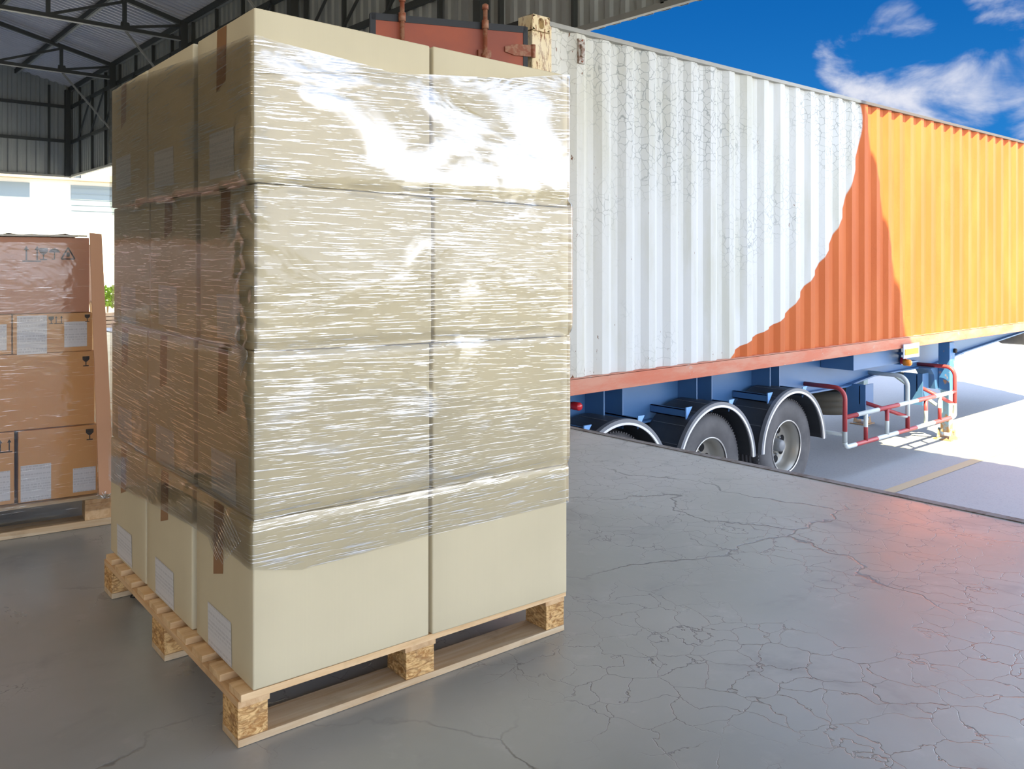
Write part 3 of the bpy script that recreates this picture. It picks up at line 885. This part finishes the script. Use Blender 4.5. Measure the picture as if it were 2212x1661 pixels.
rbox((-1.06, .03, .134), (-.358, 1.07, .425), M_cardbrown, 'brown carton at the bottom of the left stack, cut by the picture edge', icons=[('arrows', -.392, .372, .045)], labels=[(-.47, .15, -.373, .27)])
rbox((-.345, .02, .134), (-.055, 1.07, .425), M_cardbrown, 'brown carton with two white labels at the bottom of the left stack',
     icons=[('glass', -.085, .388, .042)], labels=[(-.337, .138, -.228, .285), (-.148, .150, -.062, .250)])
# corner board leaning against the stack edge
e = thing('edge_board', 'tall reddish brown cardboard corner board on the left stack', 'corner board', QO, QR)
m = MB()
m.prism([(-.052, .131), (.008, .131), (-.042, 1.228), (-.088, 1.232)], -.005, .004)
m.prism([(.004, .131), (.008, .131), (-.042, 1.228), (-.046, 1.228)], .004, .015)
m.build('board', M_board, e)
# paper sheet on top
m = MB(); nseg = 24
for i in range(nseg):
    for j in range(6):
        P = []
        for di, dj in ((0, 0), (1, 0), (1, 1), (0, 1)):
            x = -1.07+.975*(i+di)/nseg; y = .01+1.05*(j+dj)/6
            z = 1.219+.006*abs(math.sin(x*23+y*5))+.004*math.sin(x*61)
            P.append((x, y, z))
        m.quad(*P, smooth=True)
m.quad((-1.07, .01, 1.2145), (-.095, .01, 1.2145), (-.095, .009, 1.222), (-1.07, .009, 1.222))
tag(m.build('top_sheet', M_paper_pale, loc=QO, rot=(0, 0, QR), fixn=False), 'crumpled pale cover sheet on top of the left brown stack', 'sheet')
top2 = [(-1.2, 1.19), (3, 1.19)]; bot2 = [(-1.2, .07), (3, .07)]
f2 = film_ring(1.10, 1.10, top2, bot2, dz=.03, ds=.03, off=.004, inset=lambda z, s: 0.0, back=False)
for v in f2.v: v.x = v.x-1.097 - max(0, (v.z-.1))*.045*(1 if v.x > .5 else 0)
t2 = thing('stretch_film', 'thin clear stretch film around the brown cartons at the left edge', 'stretch film', QO, QR)
f2.build('film_sheet', M_film2, t2, fixn=False)
it = []
random.seed(5)
for k in range(10):
    a = random.uniform(0, PI); it.append(((-.03, -.012, .115), (-.03+.05*math.cos(a)*random.random(), -.018, .115+.035*math.sin(a)), (0, -.008, .005)))
folds('film_fold', it, t2, r=.0012)
# scrap of black strap below the main pallet
m = MB(); m.tube([(.93+.03*math.cos(a)*(1+.3*math.sin(3*a)), 2.95+.05*math.sin(a), .004+.003*math.sin(2*a)) for a in [k*.35 for k in range(20)]], .0025, 6)
tag(m.build('strap_scrap', M_gasket), 'small curl of black strap lying on the floor beside the pallet', 'strap scrap')

# ------------------------------------------------------------------ shipping container
CX0, CY0, CZ0 = 4.30, 4.75, .065
CL, CWD, CH = 12.19, 2.44, 2.90
con = thing('shipping_container', 'forty foot container, white and orange corrugated side, on the trailer', 'container', (CX0, CY0, CZ0))
TZ = CH-.048
def wave(m, x0, x1, z0, z1, pitch=.2905, dep=.036, yb=.018):
    n = int((x1-x0)/pitch); pts = []
    x = x0
    prof = [(0, 0), (.078, 0), (.145, dep), (.223, dep)]
    while x < x1-.01:
        pts += [(x+a, yb+b) for a, b in prof if x+a < x1]; x += pitch
    pts.append((x1, pts[-1][1]))
    for (a, b), (c, d) in zip(pts, pts[1:]): m.quad((a, b, z0), (c, d, z0), (c, d, z1), (a, b, z1))
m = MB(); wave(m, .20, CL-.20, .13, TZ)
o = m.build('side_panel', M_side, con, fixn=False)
m = MB(); m.box((.15, .0, 0), (CL-.15, .06, .132)); m.box((.15, .0, .120), (CL-.15, .075, .134))
o = m.build('bottom_rail', M_rail, con, .004)
m = MB(); m.box((.15, .004, TZ-.004), (CL-.15, .07, CH-.016))
m.build('top_rail', M_toprail, con, .004)
m = MB(); m.box((.0, .0, .118), (.165, .16, CH-.118)); m.box((.165, .012, .12), (.212, .05, TZ))
m.build('corner_post', M_post, con, .006)
m = MB(); m.box((0, CWD-.16, .118), (.165, CWD, CH-.118)); m.build('corner_post', M_post, con, .006)
m = MB(); m.box((CL-.165, 0, .118), (CL, .16, CH-.118)); m.build('corner_post', M_rail, con, .006)
m = MB(); m.box((CL-.165, CWD-.16, .118), (CL, CWD, CH-.118)); m.build('corner_post', M_rail, con, .006)
def casting(x, y, z, sx, sy, mt):
    """ISO corner fitting: block with an oval hole in its side face"""
    w, d, h = .178, .162, .118
    m = MB()
    a = [(x + sx*i, y + sy*j) for i, j in ((0, 0), (w, 0), (w, d), (0, d))]
    ring = []; N = 16
    for k in range(N):
        t = 2*PI*k/N; ring.append((math.cos(t)*.030, math.sin(t)*.030+(.012 if math.sin(t) > 0 else -.012)))
    # side face (normal -sy*Y) with a hole, made as a fan between hole ring and square
    cx_, cz_ = w*.5, h*.5
    outer = []
    for k in range(N):
        t = 2*PI*k/N; c, s_ = math.cos(t), math.sin(t); q = max(abs(c)/(w*.5-.004), abs(s_)/(h*.5-.004)); outer.append((c/q, s_/q))
    for k in range(N):
        l = (k+1) % N
        P = lambda p, dy: (x+sx*(cx_+p[0]), y+sy*dy, z+cz_+p[1])
        m.quad(P(ring[k], 0), P(ring[l], 0), P(outer[l], 0), P(outer[k], 0))
        m.quad(P(ring[k], 0), P(ring[l], 0), P(ring[l], .05), P(ring[k], .05))
    m.poly([(x+sx*(cx_+p[0]), y+sy*.05, z+cz_+p[1]) for p in ring])
    m.box((min(x, x+sx*w), min(y+sy*.052, y+sy*d), z), (max(x, x+sx*w), max(y+sy*.052, y+sy*d), z+h))
    for (p0, p1) in (((0, 0), (w, .004)), ((0, h-.004), (w, h))):
        m.box((min(x+sx*p0[0], x+sx*p1[0]), min(y, y+sy*.052), z+p0[1]), (max(x+sx*p0[0], x+sx*p1[0]), max(y, y+sy*.052), z+p1[1]))
    for q in (0, w-.004):
        m.box((min(x+sx*q, x+sx*(q+.004)), min(y, y+sy*.052), z), (max(x+sx*q, x+sx*(q+.004)), max(y, y+sy*.052), z+h))
    return m.build('corner_casting', mt, con)
for x, sx in ((0, 1), (CL, -1)):
    for y, sy in ((0, 1), (CWD, -1)):
        for z in (0, CH-.118): casting(x-.002*sx, y-.006*sy, z+(.004 if z else -.004), sx, sy, M_post if x == 0 and z else M_rail)
m = MB(); m.box((.15, .03, CH-.05), (CL-.15, CWD-.03, CH-.028)); 
for k in range(40): m.box((.3+.29*k, .08, CH-.029), (.45+.29*k, CWD-.08, CH-.012))
m.build('roof_panel', M_roofpan, con)
m = MB(); m.box((.15, CWD-.06, 0), (CL-.15, CWD, CH-.02)); m.build('far_side_panel', M_rail, con)
m = MB(); m.box((CL-.1, .1, 0), (CL-.05, CWD-.1, CH-.1)); m.build('front_wall', M_rail, con)
m = MB(); m.box((.02, .1, .03), (CL-.1, CWD-.1, .13)); m.build('floor_deck', M_dark, con)
m = MB(); m.box((0, .16, CH-.10), (.12, CWD-.16, CH-.012)); m.box((0, .16, CH-.20), (.07, CWD-.16, CH-.10)); m.build('door_header', M_dark, con, .004)
m = MB(); m.box((0, .16, .0), (.12, CWD-.16, .13)); m.build('door_sill', M_rail, con, .004)
def door(hy, ang, s):
    """leaf hinged at (0,hy); local +x runs from the hinge along the leaf, local -y*s is outside"""
    d = bpy.data.objects.new('door', None); C.objects.link(d); d.parent = con
    d.location = (-.03, hy, 0); d.rotation_euler = (0, 0, ang); return d
def door_parts(d, s, W=1.16, full=True):
    z0, z1 = .15, CH-.11
    m = MB(); m.box((.05, -.02, z0), (W, .02, z1))
    for k in range(4):
        m.box((.05+.02, s*.02 if s > 0 else -.035, z0+.3+.6*k), (W-.02, s*.035 if s > 0 else -.02, z0+.34+.6*k))
    m.build('door_leaf', M_door, d, .003)
    m = MB()
    m.box((.03, -.025, z1-.045), (W+.02, .025, z1+.004)); m.box((.03, -.025, z0-.01), (W+.02, .025, z0+.03)); m.box((W-.01, -.025, z0), (W+.03, .025, z1)); m.box((.02, -.025, z0), (.055, .025, z1))
    m.build('door_gasket', M_gasket, d)
    for x in (.36, .97):
        y = s*.06
        m = MB(); m.tube([(x, y, .05), (x, y, CH-.02)], .017, 12)
        m.tube([(x, y, CH-.16), (x, y, CH-.10)], .026, 12); m.tube([(x, y, CH-.42), (x, y, CH-.34)], .027, 12)
        m.tube([(x, y, CH-.022), (x, y, CH+.012), (x, y, CH+.02)], [.024, .024, .012], 12)
        rod = m.build('locking_bar', M_rod, d)
        m = MB()
        for z in (.30, 1.0, 1.9, CH-.38): m.box((x-.05, min(0, s*.05)+(.02 if s > 0 else 0), z), (x+.05, max(0, s*.05)-(0 if s > 0 else .02), z+.07))
        m.build('bar_bracket', M_rod, rod, .003)
        m = MB(); m.tube([(x, y+s*.02, 1.05), (x+.02, y+s*.05, 1.02), (x+.40, y+s*.05, .98)], .011, 8); m.build('lock_handle', M_rod, rod)
    for z in (.35, 1.0, 1.75, CH-.33):
        m = MB(); m.prism([(-.03, z), (-.03, z+.085), (.12, z+.085), (.20, z+.062), (.20, z+.023), (.12, z)], s*.021, s*.036)
        m.tube([(-.02, s*.03, z-.004), (-.02, s*.03, z+.09)], .019, 10)
        m.build('hinge', M_rod, d)
da = math.radians(157.5)
d1 = door(.0, da, 1); door_parts(d1, 1)
# far leaf: stands open against the far side
d2 = door(CWD, math.radians(80), -1); 
m = MB(); m.box((.05, -.02, .15), (1.16, .02, CH-.11)); m.build('door_leaf', M_door, d2, .003)
# side vent
m = MB(); m.box((.492, -.004, CH-.290), (.560, .020, CH-.095)); v = m.build('side_vent', M_vent, con, .003)
m = MB(); m.box((.507, -.020, CH-.240), (.546, -.003, CH-.140)); m.build('vent_cover', M_vent, v, .006)
m = MB()
for q in (.035, .20): m.tube([(.526, .0, CH-.075-q), (.526, -.012, CH-.075-q)], .007, 8)
m.build('bolt', M_rod, v)

# ------------------------------------------------------------------ container trailer
tr = thing('container_trailer', 'blue skeletal trailer with three axles under the container', 'trailer', (4.35, 5.97, GZ))
def W(m): 
    for v in m.v: v -= Vector((4.35, 5.97, GZ))
    return m
def wb(m, name, mt, parent=tr, bevel=0, fixn=True): return W(m).build(name, mt, parent, bevel, fixn=fixn)
YW = 5.30
for ys in (YW, 6.64):
    m = MB()
    m.prism([(4.4, -.36), (9.9, -.40), (10.6, -.33), (12.4, -.33), (13.4, -.22), (16.6, .0), (16.6, .045), (4.4, .045)], ys-.006, ys+.006)
    wb(m, 'main_beam_web', M_blue)
    m = MB()
    P = [(4.4, -.36), (9.9, -.40), (10.6, -.33), (12.4, -.33), (13.4, -.22), (16.6, .0)]
    for (a, b), (c, d) in zip(P, P[1:]): m.bar((a, ys, b-.008), (c, ys, d-.008), .15, .018)
    wb(m, 'main_beam_flange', M_blue)
    m = MB(); m.box((4.4, ys-.07, .043), (16.6, ys+.07, .062)); wb(m, 'main_beam_top_flange', M_blue)
for x in (5.42, 5.66, 6.72, 6.96, 7.98, 8.16):
    m = MB(); m.box((x, YW-.23, -.36), (x+.014, YW-.006, .043)); wb(m, 'stiffener_plate', M_blue)
for x in (9.3, 10.5, 11.9, 13.5):
    m = MB(); m.box((x, YW+.01, -.28), (x+.08, 6.63, .03)); wb(m, 'cross_member', M_blue)
# outrigger box ahead of the axles
m = MB(); m.box((9.40, 4.88, -.14), (10.55, YW-.01, .055)); wb(m, 'outrigger_box', M_blue, bevel=.004)
m = MB(); m.box((10.55, 4.86, -.16), (10.60, YW-.01, .055)); m.box((10.60, 4.9, -.165), (11.1, YW-.01, -.15)); wb(m, 'outrigger_plate', M_blue)
# rear bumper beam under the container end
m = MB(); m.box((4.36, 4.85, -.30), (4.52, 7.1, -.12)); wb(m, 'rear_beam', M_blue, bevel=.006)
# axles
AX = [5.33, 6.655, 7.98]; AZ = GZ+.50
def tyre(mt=None):
    m = MB()
    prof = [(.265, .02), (.30, .004), (.36, -.006), (.42, -.004), (.465, .012), (.485, .035), (.49, .055)]
    for k in range(4):
        y = .075+k*.045
        prof += [(.495, y), (.495, y+.030), (.486, y+.033), (.486, y+.042)]
    prof += [(.495, .26), (.485, .285), (.46, .305), (.36, .315), (.265, .30), (.265, .02)]
    m.lathe(prof, (0, 0, 0), 'Y', 72)
    # shoulder sipes
    for k in range(90):
        a = 2*PI*k/90
        m2 = Matrix.Rotation(-a, 4, 'Y')
        m.box((.482, .030, -.006), (.4965, .062, .006), m2)
    return m
tyre_me = rim_me = None
def wheel(x, y, outer=True, flip=False):
    global tyre_me, rim_me
    loc = Vector((x, y, AZ)) - Vector((4.35, 5.97, GZ))
    w = bpy.data.objects.new('wheel', None); C.objects.link(w); w.parent = tr; w.location = loc
    if flip: w.rotation_euler = (0, 0, PI)
    if tyre_me is None:
        o = tyre().build('tyre', M_tire, w, fixn=False); tyre_me = o.data
        m = MB()
        m.lathe([(.268, .006), (.272, .016), (.262, .03), (.245, .05), (.232, .10), (.222, .155), (.205, .165), (.15, .170), (.075, .165), (.075, .15), (.0, .15)], (0, 0, 0), 'Y', 64)
        o2 = m.build('rim', M_rim, w, fixn=False); rim_me = o2.data
    else:
        for nm, me in (('tyre', tyre_me), ('rim', rim_me)):
            o = bpy.data.objects.new(nm, me); C.objects.link(o); o.parent = w
    if outer:
        m = MB(); m.lathe([(.262, .008), (.270, .002), (.276, .006), (.276, .014)], (0, 0, 0), 'Y', 64); m.build('rim_lip', M_rimedge, w, fixn=False)
        m = MB(); m.lathe([(.0, .055), (.050, .057), (.062, .066), (.066, .10), (.066, .17)], (0, 0, 0), 'Y', 8); m.build('hub_cap', M_hub, w, fixn=False)
        m = MB()
        for k in range(8):
            a = 2*PI*(k+.3)/8; m = MB(); m.lathe([(0, -.006), (.036, -.005), (.041, .0)], (math.cos(a)*.165, .166, math.sin(a)*.165), 'Y', 14)
            m.build('hand_hole', M_hole, w, fixn=False)
        for k in range(10):
            a = 2*PI*k/10; m = MB(); m.tube([(math.cos(a)*.108, .168, math.sin(a)*.108), (math.cos(a)*.108, .140, math.sin(a)*.108)], .011, 6)
            m.build('wheel_nut', M_hub, w)
    return w
for x in AX:
    wheel(x, 4.86)
    wheel(x, 5.20, outer=False)
    wheel(x, 7.08, flip=True, outer=False)
    m = MB(); m.tube([(x, 5.1, AZ), (x, 6.9, AZ)], .065, 12); wb(m, 'axle', M_blue)
def arc(cx, r0, r1, y0, y1, a0, a1, seg=40):
    m = MB(); P = []
    for k in range(seg+1):
        a = a0+(a1-a0)*k/seg; P.append((math.cos(a), math.sin(a)))
    for (a, b), (c, d) in zip(P, P[1:]):
        for (ra, rb, ya, yb) in ((r1, r1, y0, y1), (r0, r0, y0, y1)):
            m.quad((cx+a*ra, ya, AZ+b*ra), (cx+c*ra, ya, AZ+d*ra), (cx+c*rb, yb, AZ+d*rb), (cx+a*rb, yb, AZ+b*rb), True)
        for y in (y0, y1): m.quad((cx+a*r0, y, AZ+b*r0), (cx+c*r0, y, AZ+d*r0), (cx+c*r1, y, AZ+d*r1), (cx+a*r1, y, AZ+b*r1))
    for a, b in (P[0], P[-1]): m.quad((cx+a*r0, y0, AZ+b*r0), (cx+a*r1, y0, AZ+b*r1), (cx+a*r1, y1, AZ+b*r1), (cx+a*r0, y1, AZ+b*r0))
    return m
for i, x in enumerate(AX):
    a0, a1 = math.radians(2), math.radians(178)
    R = .605
    m = arc(x, R-.012, R, 4.80, 5.22, a0, a1)
    mg = wb(m, 'mudguard', M_mud, fixn=True)
    m = MB()
    for yk in (4.90, 5.02, 5.13):
        m.v += W(arc(x, R-.002, R+.004, yk, yk+.006, a0, a1, 30)).v[:0]
    mgr = arc(x, R-.022, R+.010, 4.772, 4.815, a0, a1); W(mgr).build('mudguard_edge', M_grey, mg)
    mgw = arc(x, R-.040, R-.020, 4.770, 4.785, a0, a1); W(mgw).build('white_trim', M_white, mg)
    for ang in (62, 80, 98, 116, 134, 152):
        a = math.radians(ang); c = Vector((x+math.cos(a)*(R+.001), 0, AZ+math.sin(a)*(R+.001)))
        mgt = MB(); mgt.bar((c.x, 4.83, c.z), (c.x, 5.20, c.z), .004, .004)
        W(mgt).build('mudguard_rib', M_grey, mg)
    for sx in (-1, 1):
        a = math.radians(90+32*-sx if False else 90-sx*30)
        bx = x+math.cos(a)*(R+.02); bz = AZ+math.sin(a)*(R+.02)
        if sx == -1:
            bx -= .035
        m = MB(); m.box((bx-.005, 4.875, bz-.045), (bx+.005, YW-.01, bz+.030)); m.box((bx-.005, 4.875, bz+.022), (bx+.03, YW-.01, bz+.030))
        m.box((bx-.005, 4.875, bz-.045), (bx+.045, YW-.01, bz-.037))
        br = wb(m, 'mudguard_bracket', M_blue)
        m = MB(); m.prism([(bx-.012, bz-.06), (bx+.012, bz-.03), (bx+.075, bz+.052), (bx-.012, bz+.052)], 4.862, 4.874); W(m).build('bracket_cap', M_blue_l, br)
# step of the first mudguard
m = MB(); m.box((4.66, 4.86, -.72), (4.72, 5.2, -.70)); wb(m, 'rear_guard_bar', M_blue)
# red lamp beside the container end
m = MB(); m.lathe([(0, -.055), (.028, -.052), (.034, -.04), (.034, .02), (.03, .05), (0, .05)], (5.00, 4.99, -.075), 'Y', 20)
wb(m, 'side_marker_lamp', M_redlens, fixn=True)['label'] = 'round red lamp beside the carton stack'
m = MB(); m.box((4.985, 5.03, -.11), (5.015, YW, -.06)); wb(m, 'lamp_arm', M_blue)
# reflector plate and amber lamp
m = MB(); m.box((10.30, 4.715, -.055), (10.72, 4.725, .115)); rp = wb(m, 'reflector_plate', M_refl_w)
m = MB(); m.box((10.33, 4.709, -.015), (10.69, 4.716, .055)); W(m).build('yellow_strip', M_refl_y, rp)
m = MB(); m.box((10.5, 4.725, -.03), (10.53, 4.95, .0)); wb(m, 'plate_arm', M_blue)
m = MB(); m.lathe([(0, -.05), (.03, -.047), (.04, -.03), (.04, .04), (0, .04)], (10.45, 4.74, -.115), 'Y', 16); wb(m, 'side_marker_lamp', M_amber)['label'] = 'amber round side lamp under the reflector plate'
m = MB(); m.lathe([(0, -.03), (.035, -.028), (.042, -.01), (.042, .03), (0, .03)], (10.53, 4.82, -.105), 'Y', 16); wb(m, 'side_marker_lamp', M_redlens)['label'] = 'red lens behind the amber lamp'
# landing legs
def leg(x, y, nm='landing_leg'):
    m = MB(); m.box((x-.085, y-.075, -.64), (x+.085, y+.075, .02)); l = wb(m, nm, M_leg, bevel=.006)
    m = MB(); m.box((x-.065, y-.055, GZ+.10), (x+.065, y+.055, -.62)); W(m).build('inner_tube', M_leg, l, .004)
    m = MB(); m.prism([(x-.12, GZ+.005), (x+.12, GZ+.005), (x+.07, GZ+.13), (x-.07, GZ+.13)], y-.085, y-.075); m.prism([(x-.12, GZ+.005), (x+.12, GZ+.005), (x+.07, GZ+.13), (x-.07, GZ+.13)], y+.075, y+.085)
    m.box((x-.15, y-.12, GZ+.001), (x+.15, y+.12, GZ+.014)); m.tube([(x, y-.11, GZ+.12), (x, y+.11, GZ+.12)], .022, 10)
    W(m).build('foot', M_leg, l)
    m = MB(); m.tube([(x+.05, y-.078, -.10), (x+.05, y-.11, -.10)], .03, 8); W(m).build('gear_bolt', M_hole, l)
    return l
leg(12.16, 4.98); leg(12.36, 6.28)
m = MB(); m.prism([(11.85, -.33), (12.5, -.33), (12.45, -.55), (12.3, -.62), (12.0, -.62), (11.95, -.42)], 5.06, 5.28); wb(m, 'leg_bracket', M_blue)
m = MB(); m.tube([(12.16, 5.05, -.5), (12.36, 6.22, -.5)], .03, 10); wb(m, 'leg_shaft', M_greyp)
m = MB(); m.bar((12.1, 5.1, -.85), (11.3, 5.35, -.36), .04, .04); wb(m, 'leg_brace', M_greyp)
m = MB(); m.bar((12.3, 6.2, -.85), (11.4, 6.5, -.36), .04, .04); wb(m, 'leg_brace', M_greyp)
# guard brackets hanging from the beam
for x in (10.06, 11.62):
    m = MB(); m.prism([(x-.04, -.40), (x+.30, -.40), (x+.30, -.70), (x+.20, -.80), (x+.04, -.80), (x-.04, -.62)], 5.12, 5.132)
    m.box((x-.04, 5.05, -.80), (x-.028, 5.30, -.38)); wb(m, 'guard_bracket', M_blue)
# side guard
gy = 4.80
sg = bpy.data.objects.new('side_guard', None); C.objects.link(sg); sg.parent = tr; sg.location = (0, 0, 0)
def hoop(x, zb, mt, ztop=-.30):
    pts = [(x, 5.30, ztop)]
    for k in range(7):
        a = PI/2*k/6; pts.append((x, gy+.12-.12*math.sin(a), ztop-.12+.12*math.cos(a)))
    pts.append((x, gy, zb)); m = MB(); m.tube(pts, .026, 12); return W(m).build('hoop', mt, sg)
m = MB(); pts = []
hoop(9.05, -.90, M_strZ); hoop(10.59, -.95, M_strZ2); hoop(11.98, -.92, M_strZ)
m = MB(); pts = [(9.05, gy, -.90)]+[(9.05+.07-.07*math.cos(PI/2*k/5), gy, -.90-.06*math.sin(PI/2*k/5)) for k in range(1, 6)]+[(11.90, gy, -.96)]+[(11.90+.08*math.sin(PI/2*k/5), gy, -.92-.04*math.cos(PI/2*k/5)) for k in range(1, 6)]
m.tube(pts, .026, 12); W(m).build('lower_rail', M_strX, sg)
m = MB(); m.tube([(9.06, gy, -.625), (11.97, gy, -.625)], .026, 12); W(m).build('upper_rail', M_strXu, sg)
for x, mt_ in ((9.53, M_strZ2), (10.05, M_strZ), (11.10, M_strZ), (11.51, M_strZ2)):
    m = MB(); m.tube([(x, gy, -.64), (x, gy, -.95)], .024, 10); W(m).build('baluster', mt_, sg)
m = MB(); m.tube([(9.05, gy+.02, -.82), (9.05, 5.25, -.82)], .022, 10); m.tube([(10.59, gy, -.80), (10.16, 5.12, -.62)], .024, 10); m.tube([(11.98, gy, -.80), (11.7, 5.12, -.58)], .024, 10)
W(m).build('guard_stay', M_strZ, sg)
# flat carried spare tyre
m = MB(); m.lathe([(.26, -.13), (.34, -.15), (.46, -.14), (.50, -.10), (.505, -.05), (.497, -.045), (.497, -.03), (.505, -.025), (.505, .03), (.497, .035), (.497, .05), (.505, .055), (.50, .10), (.46, .14), (.34, .15), (.26, .13), (.26, -.13)], (10.95, 6.15, -.78), 'Z', 56)
sp = wb(m, 'spare_tyre', M_spare, fixn=False)
m = MB(); m.box((10.70, 5.9, -.60), (11.2, 6.4, -.36)); W(m).build('spare_cradle', M_blue, sp)
# front coupling drum beyond the legs
m = MB(); m.lathe([(0, -.25), (.17, -.25), (.2, -.2), (.2, .2), (.17, .25), (0, .25)], (16.9, 5.75, -.17), 'Y', 28); wb(m, 'coupling_drum', M_tire)
